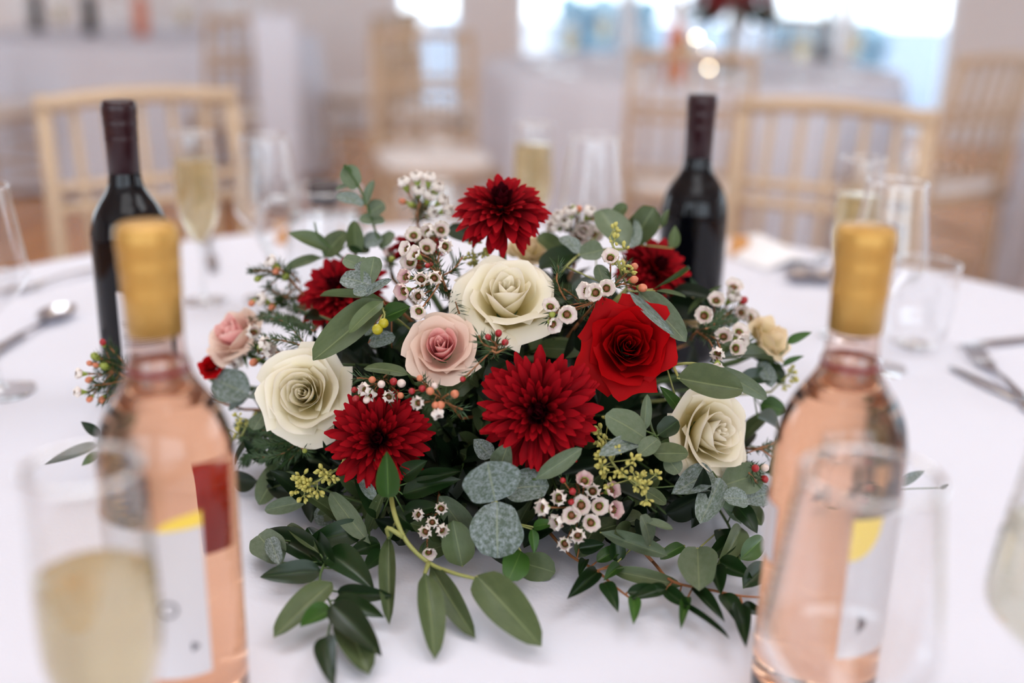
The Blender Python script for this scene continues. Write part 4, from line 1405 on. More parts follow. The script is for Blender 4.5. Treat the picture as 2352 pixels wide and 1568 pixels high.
sprig(RU, 'thin stem with tiny leaves reaching out beyond the front wine glass', 'ruscus', [
    ('u', 2064, 1112, 2124, 1080, 24, 'silver'), ('u', 2160, 1122, 2178, 1112, 8), ('u', 2010, 1130, 2060, 1160, 24), ('u', 1960, 1140, 1990, 1100, 24)], [[(1800, 1080, -0.02), (1920, 1140, 0.008), (2060, 1124, 0.01), (2172, 1120, 0.012)]], 0.012, 'ruscus', None, GR, 0.0007)
sprig(RU, 'pointed green leaves sticking out beside the cream rose seen from behind', 'ruscus', [
    ('u', 1808, 788, 1864, 762, 22, 'fresh'), ('u', 1798, 842, 1848, 818, 18, 'fresh'), ('u', 1632, 830, 1788, 818, 50, 'olive', 0.02, 0.0), ('u', 1742, 830, 1760, 782, 56, 'ruscus', 0.0, 0.0), ('r', 1772, 888, 1748, 828, 40, 'silver', 0.02, 0.02), ('o', 1800, 880, 1742, 828, 50, 'ruscus', 0.0, 0.0), ('u', 1690, 880, 1800, 860, 44), ('u', 1745, 930, 1810, 945, 50, 'fresh', 0, 0), ('u', 1740, 960, 1800, 990, 50)],
    [[(1700, 880, -0.03), (1750, 850, 0.0), (1808, 800, 0.0)]], 0.005, 'ruscus', None, GR)

# yellow berries
bt = S(874, 752, 0.045)
bs = thing('berry_sprig', 'two yellow-green berries hanging under the broad olive leaf', 'berries', bt)
for px, py, rr in ((867, 756, 13), (881, 742, 12)):
    q = S(px, py, 0.045)
    put('berry', MB().ball((0, 0, 0), rr * depth(q) / FPX, 14).mesh('berry', M_BERRY), bs, T(q - bt))
q = S(888, 712, 0.03)
mb = MB()
mb.tube(smooth_line([S(881, 742, 0.045) - bt, S(884, 722, 0.04) - bt, q - bt, into_foam(q, 0.4) - bt], 3), 0.0008, 5)
mb.tube(smooth_line([S(867, 756, 0.045) - bt, S(876, 728, 0.042) - bt, q - bt], 3), 0.0007, 5)
put('stem', mb.mesh('stem', M_PALESTEM), bs)

# ------------------------------------------------------------------ waxflowers
def wax_petal(lift, mat):
    nx, ny = 5, 6
    v, uv = [], []
    for i in range(nx + 1):
        x = i / nx
        hw = (0.30 + 0.36 * sin(min(1, x * 1.5) * pi / 2)) * (1 - max(0, (x - 0.55) / 0.45) ** 2.6 * (0.72 if lift < 0.9 else 0.45)) * (1 if lift < 0.9 else 1.12)
        ang = lift * x
        for k in range(ny + 1):
            u = k / ny * 2 - 1
            r = 0.36 + 0.74 * x * cos(lift * (0.6 + 0.8 * x)) + 0.02 * (1 - u * u)
            z = 0.74 * x * sin(lift * (0.6 + 0.8 * x)) + 0.10 * u * u * x
            v.append((r - 0.20 * u * u * (0.4 + 0.6 * x), u * hw, z + 0.03 * (u > 0) * x))
            uv.append((k / ny, x))
    f = []
    for i in range(nx):
        for k in range(ny):
            q = i * (ny + 1) + k
            f.append((q, q + ny + 1, q + ny + 2, q + 1))
    return mesh('waxflower_petal', v, f, mat, uv)


WP = {('open', 0): wax_petal(0.55, M_WAX), ('cup', 0): wax_petal(1.02, M_WAX), ('open', 1): wax_petal(0.6, M_WAXPINK), ('cup', 1): wax_petal(1.05, M_WAXPINK), ('bell', 0): wax_petal(1.25, M_WAX)}
CALYX = MB().lathe([(0.0005, -1.05), (0.16, -0.95), (0.30, -0.5), (0.44, -0.05), (0.46, 0.02), (0.38, 0.0), (0.34, -0.12)], 14).mesh('calyx', M_CUP)
eb = MB().lathe([(0.0005, -0.16), (0.2, -0.15), (0.36, -0.06), (0.40, 0.04)], 12)
EYE = eb.mesh('flower_eye', M_EYE)
ab = MB()
for k in range(10):
    a = 2 * pi * k / 10
    rr = 0.30 if k % 2 else 0.2
    ab.tube([(0.36 * cos(a), 0.36 * sin(a), 0.02), (rr * cos(a), rr * sin(a), 0.16)], 0.022, 4)
    ab.ball((rr * cos(a), rr * sin(a), 0.17), 0.05, 5)
STAMEN = ab.mesh('stamens', M_ANTHER)
BUD = {c: MB().ball((0, 0, 0), 1.0, 12, (0.85, 0.85, 1.05)).mesh('bud', m) for c, m in (('r', M_BUDRED), ('p', M_BUDPEACH), ('w', M_BUDWHITE), ('g', M_BUDGREEN))}
BUDCUP = MB().lathe([(0.0005, -1.9), (0.28, -1.6), (0.55, -1.0), (0.75, -0.35), (0.6, -0.1)], 10).mesh('bud_cup', M_CUP)


def wax(label, blossoms, buds, nodes, off=0.03, size=40, style='open', pink=(), needles=1.0, needle_lines=(), aim=(0, 0)):
    """blossoms: (x, y[, lean x, lean y, style]); buds: (x, y, colour); nodes: stem polyline from inside outwards"""
    rnd = random.Random(len(label) + int(nodes[0][0]))
    ln = smooth_line([S(q[0], q[1], q[2] if len(q) > 2 else off - 0.015) for q in nodes], 4)
    b0 = ln[0]
    tail = smooth_line([into_foam(b0, 0.6), into_foam(b0, 0.3), b0], 3)
    root = tail[0].copy()
    root.z = max(root.z, TZ + 0.01)
    t = thing('waxflower_sprig', label, 'waxflower', root, None, 'waxflower sprigs')
    mb, nd = MB(), MB()
    mb.tube([p - root for p in tail], 0.0014, 6)
    mb.tube([p - root for p in ln], 0.0012, 6)
    twigs = [ln]
    for i, b in enumerate(blossoms):
        px, py = b[0], b[1]
        lx, ly = (b[2], b[3]) if len(b) > 3 else (aim[0] + rnd.uniform(-0.45, 0.45), aim[1] + rnd.uniform(-0.35, 0.45))
        st = b[4] if len(b) > 4 else style
        o2 = off + rnd.uniform(-0.006, 0.008)
        p = S(px, py, o2)
        f = facing(px, py, lx, ly)
        s = size / 2 * depth(p) / FPX * 1.1 * rnd.uniform(0.92, 1.08)
        B = put('blossom', CALYX, t, T(p - root) @ basis(f, rnd.uniform(0, 6)).to_4x4() @ Matrix.Scale(s, 4))
        me = WP[(st if (st, int(i in pink)) in WP else 'cup', int(i in pink))]
        for k in range(5):
            put('petal', me, B, rotz(2 * pi * k / 5) @ Matrix.Rotation(rnd.uniform(-0.12, 0.12), 4, 'Y'))
        put('flower_eye', EYE, B, Matrix.Scale(0.68, 4))
        put('stamens', STAMEN, B)
        near = min(ln, key=lambda q: (q - p).length + 0.4 * max(0, (q - ln[0]).length - (p - ln[0]).length))
        tw = smooth_line([near, near.lerp(p - f * s * 1.6, 0.6) - f * s, p - f * s * 1.0], 3)
        mb.tube([q - root for q in tw], 0.0007, 5)
        twigs.append(tw)
    for b in buds:
        px, py, c = b[:3]
        p = S(px, py, off + rnd.uniform(-0.004, 0.006))
        near = min(ln, key=lambda q: (q - p).length)
        f = ((p - near).normalized() * 0.8 + facing(px, py) * 0.4).normalized()
        s = (b[3] if len(b) > 3 else 11) * depth(p) / FPX
        B = put('bud', BUD[c], t, T(p - root) @ basis(f).to_4x4() @ Matrix.Scale(s, 4))
        put('bud_cup', BUDCUP, B)
        tw = smooth_line([near, near.lerp(p - f * s * 2, 0.6), p - f * s * 1.7], 3)
        mb.tube([q - root for q in tw], 0.0006, 5)
        twigs.append(tw)
    for nl in needle_lines:
        w = smooth_line([S(q[0], q[1], q[2] if len(q) > 2 else off) for q in nl], 5)
        mb.tube([q - root for q in w], 0.0008, 5)
        twigs += [w, w, w]
    for tw in twigs:
        L = sum((tw[i + 1] - tw[i]).length for i in range(len(tw) - 1))
        for _ in range(int(L * 700 * needles) + 1):
            i = rnd.randrange(len(tw) - 1)
            p = tw[i].lerp(tw[i + 1], rnd.random())
            ax = (tw[i + 1] - tw[i]).normalized()
            d = Vector((rnd.gauss(0, 1), rnd.gauss(0, 1), rnd.gauss(0, 1)))
            d = (d - ax * d.dot(ax)).normalized()
            e = (d * 0.8 + ax * 0.75).normalized()
            sd = e.cross(d).normalized() if e.cross(d).length > 0.1 else ax
            l, w = rnd.uniform(0.006, 0.0115), 0.00055
            q = p - root
            nn = sd.cross(e) * w * 0.7
            nd.add([q, q + e * l * 0.5 + sd * w, q + e * l, q + e * l * 0.5 - sd * w, q + e * l * 0.5 + nn], [(0, 1, 4), (1, 2, 4), (2, 3, 4), (3, 0, 4)])
    put('stem', mb.mesh('stem', M_TWIG), t)
    if nd.v:
        put('needle_leaves', nd.mesh('needle_leaves', M_NEEDLE, False), t, kind='stuff')
    return t


wax('tall white waxflower sprig beside the topmost crimson bloom', [(930, 424, -0.5, 1.3, 'bell'), (958, 412, -0.2, 1.4, 'bell'), (986, 414, 0.2, 1.5, 'bell'), (962, 442, 0, 0.8, 'bell'), (1002, 436, 0.6, 1.2, 'bell'), (1012, 462, 1.0, 0.8, 'bell'), (1022, 484, 1.2, 0.5, 'bell'), (990, 492, 0.6, 0.4, 'bell'), (985, 455, 0.5, 1.2, 'bell')],
    [(925, 462, 'p', 9), (945, 470, 'g', 9)], [(985, 600, -0.01), (968, 550), (958, 500), (965, 465)], 0.02, 40)
wax('white waxflower spray hanging down between crimson blooms and ivory rose', [(950, 541, -0.1, 0.3), (985, 533, -0.4, 0.4, 'cup'), (1013, 528, 0.1, 0.2), (980, 570, 0.2, 0.5), (1021, 566, 0.2, 0.1, 'cup'), (935, 572, -1.0, 0.3), (942, 602, -0.4, 0.2), (933, 636, -0.7, 0.2), (967, 642, 0, 0.2, 'cup'), (997, 639, 0.2, 0.1, 'cup'), (962, 680, -0.2, 0, 'cup'), (928, 668, -0.8, -0.2), (955, 585, -0.8, 0.6), (962, 715, -0.3, -0.3)],
    [(982, 610, 'r', 7), (990, 607, 'r', 6)], [(1040, 700, -0.01), (1015, 640), (1000, 600), (975, 560)], 0.042, 42, pink=(7, 11), needle_lines=[[(1000, 640, 0.02), (1040, 620, 0.025), (1062, 590, 0.03)], [(1010, 660, 0.01), (1040, 680, 0.02), (1055, 720, 0.02)]])
wax('waxflower sprig between the ivory and bright red roses', [(1402, 592, 0, 0.45), (1348, 668, -0.9, 0.1), (1368, 672, -0.4, 0.1), (1393, 662, 0.1, 0.1), (1302, 722, 0.2, 0.0), (1264, 704, 0.1, 0.5), (1270, 745, 0.6, -0.5)],
    [(1457, 612, 'p', 10), (1456, 642, 'p', 11), (1476, 661, 'p', 12), (1268, 722, 'g', 9)], [(1330, 740, -0.02), (1375, 690), (1425, 640), (1440, 625)], 0.05, 44, needle_lines=[[(1300, 690, 0.03), (1280, 650, 0.04), (1282, 610, 0.045)], [(1430, 640, 0.03), (1438, 600, 0.04)], [(1330, 690, 0.02), (1290, 660, 0.03)]])
wax('white waxflower sprig before the cream rose seen from behind', [(1645, 690, 0.1, 0.5), (1617, 725, -0.1, 0.1), (1702, 718, 0.4, 0.2), (1722, 730, 0.8, 0.1), (1662, 773, 0.1, 0.2), (1650, 810, -0.3, -0.4, 'cup'), (1690, 800, 0.5, 0.0), (1698, 764, 0.5, 0.5), (1685, 660, 0.4, 0.9), (1680, 685, 0.8, 0.9, 'cup'), (1700, 782, 0.9, -0.2), (1648, 842, 0, -0.8, 'bell')],
    [(1708, 690, 'r', 11)], [(1580, 790, -0.02), (1600, 762), (1640, 745), (1680, 715)], 0.022, 42, needle_lines=[[(1640, 745), (1655, 715)], [(1620, 755), (1690, 735)], [(1690, 790), (1722, 785)]])
wax('waxflower sprig in front of the pale pink rose seen from the side', [(582, 765, 0.1, 0.3, 'cup'), (556, 803, -0.1, 0.0), (538, 770, -1.1, 0.3, 'bell'), (604, 792, 0.7, 0.4), (545, 826, -0.5, -0.6, 'bell'), (612, 800, 0.9, -0.1)],
    [(570, 775, 'r', 10), (583, 832, 'p', 11)], [(690, 810, -0.02), (640, 810), (590, 800)], 0.028, 44, 'cup', needle_lines=[[(700, 790, 0.02), (655, 740, 0.03), (600, 728, 0.032)], [(700, 795, 0.02), (640, 780, 0.03), (605, 782, 0.03)], [(660, 745, 0.02), (625, 720, 0.025), (580, 735, 0.03)]])
wax('waxflower cluster at the front, biggest group of cream cups with dark eyes', [(1285, 1143, -0.2, 0.1, 'cup'), (1342, 1104, 0, 0.6, 'open'), (1361, 1128, 0.1, 0.1, 'cup'), (1335, 1160, 0, 0.0), (1376, 1162, 0.2, 0.0), (1403, 1126, 0.8, 0.3), (1313, 1183, -0.1, 0.0), (1357, 1200, 0.1, -0.1), (1250, 1165, -0.6, 0, 'cup'), (1327, 1228, 0.0, -0.2, 'cup'), (1298, 1248, -0.1, -0.2, 'cup'), (1282, 1196, -0.6, -0.3, 'cup'), (1408, 1170, 0.9, 0.0)],
    [(1293, 1103, 'r', 8), (1315, 1128, 'r', 10), (1312, 1152, 'r', 9)], [(1320, 1090, -0.03), (1330, 1140), (1320, 1190)], 0.04, 46, pink=(1, 5, 12))
wax('small bunch of cream waxflower cups among dark leaves by the hanging stem', [(1013, 1168, 0.1, 0.1, 'cup'), (963, 1182, -0.3, 0.0, 'cup'), (993, 1199, 0, 0, 'cup'), (978, 1220, -0.2, -0.2, 'cup'), (1014, 1216, 0.3, -0.2, 'cup'), (985, 1268, 0.2, -0.6)], [], [(1010, 1120, -0.03), (1005, 1165), (998, 1190)], 0.03, 36)
wax('budding waxflower twig under the blush pink rose', [(962, 925, -0.4, 0.0, 'cup'), (1003, 945, 0.3, -0.8, 'bell')],
    [(946, 898, 'r', 9), (964, 868, 'p', 9), (970, 892, 'r', 10), (988, 898, 'p', 11), (998, 886, 'w', 9), (1044, 905, 'p', 12), (1012, 930, 'p', 12), (1000, 930, 'p', 10)], [(1060, 960, -0.02), (1035, 930), (1000, 905), (975, 880)], 0.055, 38, needle_lines=[[(1035, 930, 0.04), (1062, 940, 0.045)], [(1015, 915, 0.05), (1030, 905, 0.055)]])
wax('cluster of reddish waxflower buds above the lower crimson bloom', [(840, 895, -0.5, 0.2, 'cup'), (892, 912, 0.2, 0.2, 'cup'), (850, 905, 0.1, -0.3, 'bell')],
    [(855, 872, 'p', 10), (876, 882, 'w', 11), (904, 876, 'r', 11), (922, 880, 'w', 12), (815, 895, 'r', 9), (818, 915, 'r', 10), (842, 918, 'w', 10), (920, 908, 'p', 9)], [(900, 850, -0.02), (885, 865), (870, 880)], 0.035, 36, needle_lines=[[(860, 870, 0.03), (820, 868, 0.03)]])
wax('waxflower twig with closed buds crossing the printed red wine bottle', [(186, 858, -1.2, 0.1, 'bell'), (184, 900, -1.2, 0.0, 'bell')],
    [(236, 786, 'r', 9), (218, 818, 'g', 11), (206, 834, 'p', 8), (220, 838, 'p', 8), (204, 872, 'p', 9), (206, 916, 'p', 9), (234, 918, 'p', 10), (240, 840, 'g', 12)], [(560, 940, -0.02), (420, 900, 0.01), (320, 880, 0.01), (262, 850, 0.01)], 0.02, 32, needles=1.6,
    needle_lines=[[(300, 850), (268, 815), (250, 795)], [(300, 870), (255, 880), (215, 885)], [(310, 885), (270, 905), (235, 920)], [(300, 850), (260, 835), (225, 820)]])
wax('waxflower sprig with pale closed blooms reaching out near the full flute', [(626, 604, -0.9, 0.8, 'bell'), (606, 690, -1.0, 0.4, 'bell'), (1, 1, 0, 0, 'bell')][:2],
    [(592, 640, 'g', 9), (634, 622, 'p', 10), (656, 635, 'g', 11), (578, 696, 'p', 9), (625, 706, 'p', 10)], [(740, 720, -0.02), (700, 680), (665, 640), (640, 615)], 0.012, 38, needles=1.5,
    needle_lines=[[(665, 640), (620, 622), (576, 622)], [(700, 690), (650, 680), (615, 660)], [(720, 720), (670, 705), (640, 690)], [(690, 650), (668, 625)], [(720, 760), (690, 745), (660, 735)]])
wax('reddish waxflower buds low down near the round grey leaves', [], [(1735, 1075, 'r', 11), (1757, 1074, 'w', 11), (1756, 1100, 'r', 11), (1733, 1105, 'w', 8)], [(1690, 1040, -0.03), (1720, 1070), (1740, 1090)], 0.03, 30, needle_lines=[[(1720, 1085), (1740, 1110)]])
wax('three red waxflower buds at the lower edge of the tall ivory rose', [], [(1121, 774, 'r', 9), (1145, 765, 'r', 10), (1160, 786, 'r', 10), (1063, 870, 'r', 8)], [(1130, 830, -0.02), (1140, 800), (1135, 785)], 0.055, 30, needle_lines=[[(1140, 800), (1110, 790), (1100, 770)], [(1140, 810), (1165, 800)], [(1140, 810), (1118, 800)]])
wax('white waxflowers showing behind the topmost bloom, blurred', [(1285, 500, -0.4, 0.9, 'bell'), (1310, 490, 0, 1.2, 'bell'), (1352, 492, 0.5, 1.0, 'bell'), (1340, 530, 0.2, 0.3), (1365, 540, 0.4, 0.5), (1275, 520, -0.8, 0.4, 'bell'), (1330, 545, 0, 0), (1300, 515, -0.2, 0.6, 'bell')], [(1330, 480, 'p', 9), (1368, 500, 'p', 9), (1318, 478, 'g', 8)], [(1320, 610, -0.02), (1322, 560), (1325, 515)], 0.0, 42)
wax('single pinkish waxflower peeping out behind the rosette leaves', [(893, 585, 0.3, 0.6, 'cup')], [(900, 595, 'g', 9)], [(900, 640, -0.02), (896, 605)], 0.01, 36, pink=(0,))
wax('dark needle foliage hanging below the open ivory rose', [], [(700, 1035, 'g', 7)], [(700, 1000, -0.03), (660, 1000, 0.0), (600, 1000, 0.0)], 0.01, 30, needles=2.2,
    needle_lines=[[(690, 1010, 0), (620, 1020, 0.01), (560, 1010, 0.01)], [(690, 1015, 0), (640, 1045, 0.01), (590, 1050, 0.01)], [(680, 1000, 0), (600, 985, 0.01), (548, 975, 0.01)], [(700, 1020, 0), (670, 1050, 0.0), (650, 1070, 0.0)], [(640, 1000, 0), (580, 1040, 0.01), (560, 1060, 0.01)]])
wax('bare brown twigs with needles beside the half turned ivory rose', [], [(1700, 1045, 'g', 6)], [(1700, 1030, -0.03), (1745, 1030, 0.01), (1785, 1015, 0.01)], 0.01, 30, needles=0.3, needle_lines=[[(1745, 1030, 0.01), (1775, 1050, 0.015)], [(1750, 1025, 0.01), (1790, 1040, 0.01)]])


# ------------------------------------------------------------------ seeded eucalyptus
SEED = MB().lathe([(0.0005, 0.0), (0.18, 0.12), (0.30, 0.45), (0.30, 0.7), (0.16, 0.92), (0.0005, 1.05)], 8).mesh('seed_pod', M_SEED)


def seeded(label, path, n, spread, off, size=13, leaves=()):
    rnd = random.Random(n + len(label))
    ln = smooth_line([S(q[0], q[1], q[2] if len(q) > 2 else off) for q in path], 5)
    tail = smooth_line([into_foam(ln[0], 0.6), into_foam(ln[0], 0.3), ln[0]], 3)
    root = tail[0].copy()
    root.z = max(root.z, TZ + 0.01)
    t = thing('seeded_eucalyptus_sprig', label, 'seeded eucalyptus', root, None, 'seeded eucalyptus sprigs')
    mb = MB()
    mb.tube([p - root for p in tail], 0.0013, 6)
    mb.tube([p - root for p in ln], 0.001, 6)
    k = FPX / depth(ln[-1])
    for i in range(n):
        p = ln[rnd.randrange(1, len(ln))]
        d = Vector((rnd.gauss(0, 1), rnd.gauss(0, 1), rnd.gauss(0, 1))) + dome_normal(p) * 0.9
        d.normalize()
        e = p + d * rnd.uniform(0.35, 1.0) * spread / k
        e.z = max(e.z, TZ + 0.008)
        mb.tube([p - root, e - root], 0.0005, 4)
        for j in range(rnd.randint(5, 7)):
            g = (d * 0.9 + Vector((rnd.gauss(0, 0.7), rnd.gauss(0, 0.7), rnd.gauss(0, 0.7)))).normalized()
            s = size / k * rnd.uniform(0.8, 1.15)
            b = e + g * s * 0.6
            mb.tube([e - root, b - root], 0.0004, 4, False)
            put('seed_pod', SEED, t, T(b - root) @ basis(g).to_4x4() @ Matrix.Scale(s, 4))
    put('stem', mb.mesh('stem', M_PALESTEM), t)


seeded('thick spray of yellow-green seed pods over the cream waxflower cluster', [(1390, 1000, -0.01), (1395, 1040, 0.03), (1430, 1090, 0.04), (1480, 1110, 0.04)], 34, 50, 0.04)
seeded('yellow-green seed pods below the open ivory rose, over the shaded cloth', [(800, 1060, -0.01), (770, 1080, 0.015), (720, 1110, 0.02), (685, 1120, 0.02)], 17, 32, 0.02, 14)
seeded('small sprig of seed pods before the folded leaves near the plain bottle', [(1440, 660, 0.01), (1425, 620, 0.045), (1412, 575, 0.05), (1400, 545, 0.05)], 9, 26, 0.05, 11)
seeded('thin seed pod spray by the round silver leaves and pink wine bottle', [(620, 960, -0.02), (580, 960, 0.01), (555, 1000, 0.015)], 9, 30, 0.015, 10)
seeded('tiny seed pods behind the tall ivory rose beside the hanging waxflowers', [(1110, 640, -0.02), (1095, 605, 0.01), (1085, 575, 0.015)], 10, 26, 0.012, 10)
seeded('few seed pods at the far edge beside the cream rose seen from behind', [(1770, 900, -0.02), (1810, 860, 0.0), (1825, 838, 0.0)], 5, 18, 0.0, 9)

# ------------------------------------------------------------------ greenery filling the mound, its ruscus darkened for crevice shade
rf = random.Random(77)
NEAR = [((1153, 470), 'the topmost crimson bloom'), ((1166, 672), 'the tall ivory rose'), ((697, 903), 'the open ivory rose'), ((1648, 992), 'the half turned ivory rose'), ((1014, 800), 'the blush pink rose'),
        ((540, 772), 'the pale pink rose'), ((1443, 793), 'the bright red rose'), ((775, 660), 'the silver topped crimson bloom'), ((1512, 612), 'the bottle side crimson bloom'),
        ((1236, 945), 'the biggest crimson bloom'), ((868, 1008), 'the lower crimson bloom'), ((1768, 776), 'the outer cream rose'), ((1130, 1170), 'the large mottled silver leaves'),
        ((1330, 1170), 'the cream waxflower cups'), ((985, 1195), 'the small waxflower bunch'), ((1450, 1080), 'the thick seed pod spray'), ((740, 1100), 'the seed pods over the cloth'), ((1650, 1120), 'the silvery corner leaves'),
        ((800, 1250), 'the trailing ruscus stem'), ((1450, 1260), 'the curled eucalyptus tip'), ((1690, 800), 'the outer white waxflowers'), ((960, 600), 'the hanging waxflower spray')]


def to_pixel(p):
    d = p - CAM
    z = d.dot(FW)
    return 1176 + d.dot(RT) / z * FPX, 784 + d.dot(DN) / z * FPX


USED = set()
nf = 0
while nf < 60:
    az, el = rf.uniform(0, 2 * pi), math.asin(rf.uniform(0.02, 0.98) ** 1.35)
    d = Vector((cos(az) * cos(el), sin(az) * cos(el), sin(el)))
    if d.y > 0.75 and d.z < 0.6:
        continue
    nf += 1
    if nf > 38:                         # low fringe of leaves close to the cloth
        az = (-0.87 + 0.78 * (nf - 38.5) / 22) * pi
        d = Vector((cos(az), sin(az), rf.uniform(0.06, 0.2)))
    k = rf.uniform(0.76, 0.94) if nf <= 38 else rf.uniform(0.84, 1.05)
    tip = DC + Vector((d.x * DA.x, d.y * DA.y, d.z * DA.z)) * k
    tip.z = max(tip.z, TZ + 0.02)
    b = into_foam(tip, 0.72)
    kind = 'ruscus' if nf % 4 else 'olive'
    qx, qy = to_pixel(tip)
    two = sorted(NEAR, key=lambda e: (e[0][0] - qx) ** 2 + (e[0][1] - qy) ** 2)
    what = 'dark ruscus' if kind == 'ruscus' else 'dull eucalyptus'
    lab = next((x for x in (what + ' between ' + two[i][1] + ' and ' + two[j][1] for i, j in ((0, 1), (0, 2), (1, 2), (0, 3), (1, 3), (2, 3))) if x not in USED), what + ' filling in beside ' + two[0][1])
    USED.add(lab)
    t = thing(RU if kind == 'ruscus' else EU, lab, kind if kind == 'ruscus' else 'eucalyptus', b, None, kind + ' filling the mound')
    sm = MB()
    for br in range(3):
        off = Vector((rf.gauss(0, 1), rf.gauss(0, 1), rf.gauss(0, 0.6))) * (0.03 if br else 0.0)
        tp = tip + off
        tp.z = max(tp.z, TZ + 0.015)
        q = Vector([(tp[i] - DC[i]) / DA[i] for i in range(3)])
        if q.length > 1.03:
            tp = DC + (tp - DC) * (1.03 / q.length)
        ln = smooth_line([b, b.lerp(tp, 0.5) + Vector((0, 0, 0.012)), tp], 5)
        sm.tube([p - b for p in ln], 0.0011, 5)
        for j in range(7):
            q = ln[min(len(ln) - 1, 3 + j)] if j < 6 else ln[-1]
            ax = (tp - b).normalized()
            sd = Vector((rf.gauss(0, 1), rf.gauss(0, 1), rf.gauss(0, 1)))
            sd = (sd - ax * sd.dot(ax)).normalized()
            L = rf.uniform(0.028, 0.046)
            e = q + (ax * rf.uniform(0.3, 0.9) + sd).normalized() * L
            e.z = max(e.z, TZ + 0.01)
            M, me = leaf_between(b, q, e, L * rf.uniform(0.36, 0.5), 'u' if kind == 'ruscus' else 'o', 'crevice_shade' if kind == 'ruscus' else kind, rf.uniform(-0.8, 0.8), rf)
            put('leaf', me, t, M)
    put('stem', sm.mesh('stem', M_STEM), t)

# ------------------------------------------------------------------ what stands on the far tables
def mum_merged(seed, n=60):
    b = MB()
    for me, M in mum_layout(seed, n, 1.9, 0.85):
        b.add([M @ v.co for v in me.vertices], [tuple(p.vertices) for p in me.polygons])
    m = b.mesh('far_flower', pmat('far_red_flower', srgb(130, 20, 28), 0.6))
    return m


cx, cy = TABLES[1]
fs = thing('flower_stand', 'tall glass vase of dark red flowers on the table by the glass doors', 'centrepiece', (0.85, 4.7, TZ))
put('vase', MB().lathe(finer([(0.0005, 0.004), (0.06, 0.004), (0.07, 0.02), (0.03, 0.07), (0.025, 0.16), (0.05, 0.22), (0.07, 0.25)], 3), 32).mesh('vase', M_GLASS), fs, label='clear waisted glass vase')
fm = mum_merged(31)
for k in range(9):
    a = k * 2.4
    rr = 0.06 + 0.11 * sqrt(k / 9)
    put('flower', fm, fs, T(rr * cos(a), rr * sin(a), 0.345 - 0.25 * rr) @ basis(Vector((cos(a) * rr * 5, sin(a) * rr * 5, 0.7)), k).to_4x4() @ Matrix.Scale(0.06, 4))
for k in range(26):
    a = k * 2.4
    d = Vector((cos(a), sin(a), 0.25 * sin(k * 3.1))).normalized()
    M, me = leaf_between(Vector((0, 0, 0)), Vector((0, 0, 0.255)) + d * 0.05, Vector((0, 0, 0.235)) + d * 0.2, 0.055, 'u', 'ruscus', 0, rf)
    put('leaf', me, fs, M)
put('stalks', MB().tube([(0, 0, 0.02), (0, 0, 0.3)], 0.012, 8).mesh('stalks', M_STEM), fs)
M_GLINT, ntf, outf = new_mat('added_glint_glow')  # emission stands in for glints on the far glass
em = ntf.nodes.new('ShaderNodeEmission')
em.inputs[0].default_value, em.inputs[1].default_value = (1, 0.85, 0.6, 1), 22
ntf.links.new(em.outputs[0], outf.inputs[0])
FB = MB().ball((0, 0, 0), 0.006, 8).mesh('glint_ball', M_GLINT)
fl = thing('added_glints', 'three glowing balls added as glass glints by the far flower stand', 'added glints', at_y(1600, 86, 4.55), None)
lp = []
for px, py in ((1600, 86), (1621, 116), (1629, 156)):
    p = at_y(px, py, 4.55) - fl.location
    lp.append(p)
    put('glint_ball', FB, fl, T(p))
lp = [Vector((0.12, 0.12, 0.2))] + lp
lp.append(Vector((lp[-1].x, lp[-1].y, TZ + 0.002 - fl.location.z)))
put('wire', MB().tube([p + Vector((0.004, 0.004, 0)) for p in smooth_line(lp, 3)], 0.0012, 5).mesh('wire', M_TWIG), fl)  # wire added only to link the glint balls

ORD = ['first', 'second', 'third', 'fourth', 'fifth', 'sixth', 'seventh']


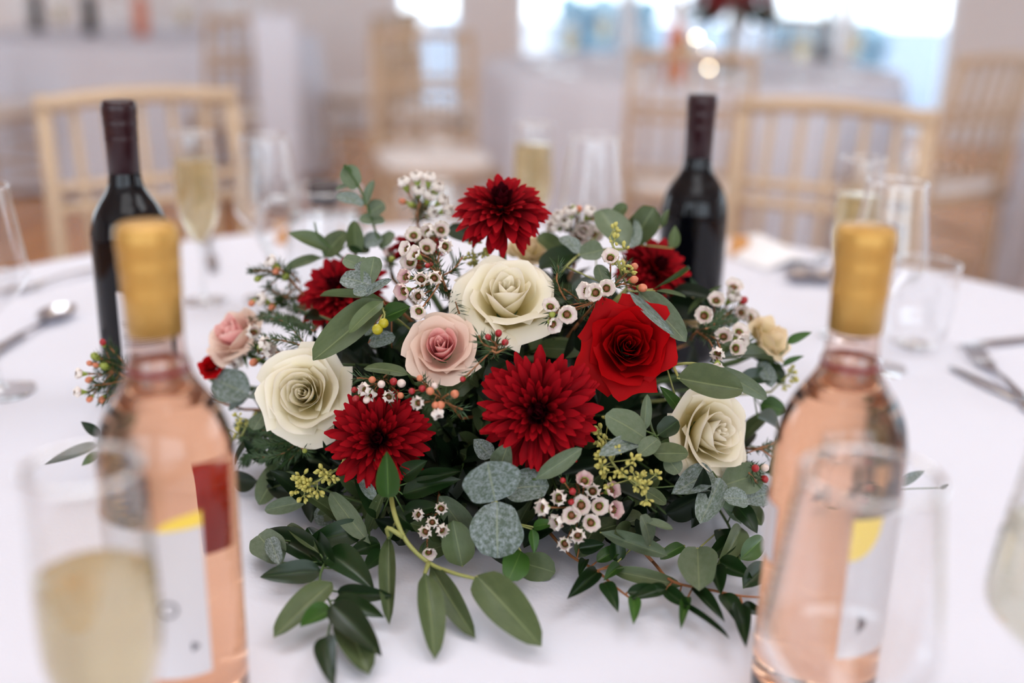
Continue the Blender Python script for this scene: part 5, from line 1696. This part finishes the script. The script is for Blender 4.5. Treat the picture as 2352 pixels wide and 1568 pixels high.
def set_table(cx, cy, spots, where, start):
    cnt = {}
    for dx, dy, k in sorted(spots, key=lambda q: (cx + q[0]) / (cy + q[1])):
        n = cnt[k] = cnt.get(k, 0) + 1
        nm = {'wine': 'empty wine glass', 'flute': 'champagne flute', 'tumbler': 'small tumbler'}[k]
        glass(k, ORD[n - 1] + ' ' + nm + ' from ' + start + ', on ' + where, cx + dx, cy + dy, 0.18 if k == 'flute' else None, 'far glasses on ' + where)


set_table(cx, cy, [(-0.62, -0.25, 'wine'), (-0.55, -0.42, 'flute'), (-0.30, -0.62, 'wine'), (-0.12, -0.70, 'flute'), (0.12, -0.66, 'wine'), (0.34, -0.62, 'flute'), (0.52, -0.45, 'wine'), (0.64, -0.28, 'flute'), (0.2, -0.45, 'tumbler'), (0.42, -0.3, 'tumbler'), (-0.3, -0.35, 'tumbler'), (0.62, 0.05, 'wine'), (-0.66, 0.1, 'wine'), (0.1, 0.55, 'wine'), (-0.35, 0.5, 'flute')],
          'the flower-stand table', 'the narrow window side')
lx, ly = TABLES[2]
set_table(lx, ly, [(-0.5, -0.5, 'wine'), (-0.25, -0.66, 'flute'), (0.05, -0.7, 'wine'), (0.35, -0.6, 'flute'), (0.55, -0.4, 'wine'), (0.2, -0.4, 'tumbler'), (-0.1, -0.4, 'tumbler'), (0.6, 0.0, 'wine'), (0.3, 0.5, 'wine')], 'the furthest table', 'the frame edge')


def far_bottle(px, base_h, y, label, body, cap):
    p = at_y(px, 60, y)
    t = thing('wine_bottle', label, 'bottle', (p.x, y, TZ), None, 'bottles on the far tables')
    put('bottle_glass', MB().lathe(finer(BP, 2), 24).mesh('bottle_glass', body), t)
    put('capsule', MB().lathe([(0.0001, 0.2318)] + CAPP, 20).mesh('capsule', cap), t)


M_ROSEFAR = pmat('far_pink_bottle', srgb(214, 122, 84), 0.15)
far_bottle(1556, 0, 4.5, 'pink wine bottle on the flower-stand table', M_ROSEFAR, M_GOLD)
far_bottle(1900, 0, 5.7, 'dark wine bottle on the flower-stand table', M_REDGLASS, M_REDCAP)
far_bottle(325, 0, 6.35, 'pink wine bottle on the furthest table', M_ROSEFAR, M_GOLD)
far_bottle(208, 0, 6.4, 'dark wine bottle on the furthest table, thicker looking', M_REDGLASS, M_REDCAP)
far_bottle(85, 0, 6.6, 'dark wine bottle on the furthest table near the cut-off chair', M_REDGLASS, M_REDCAP)
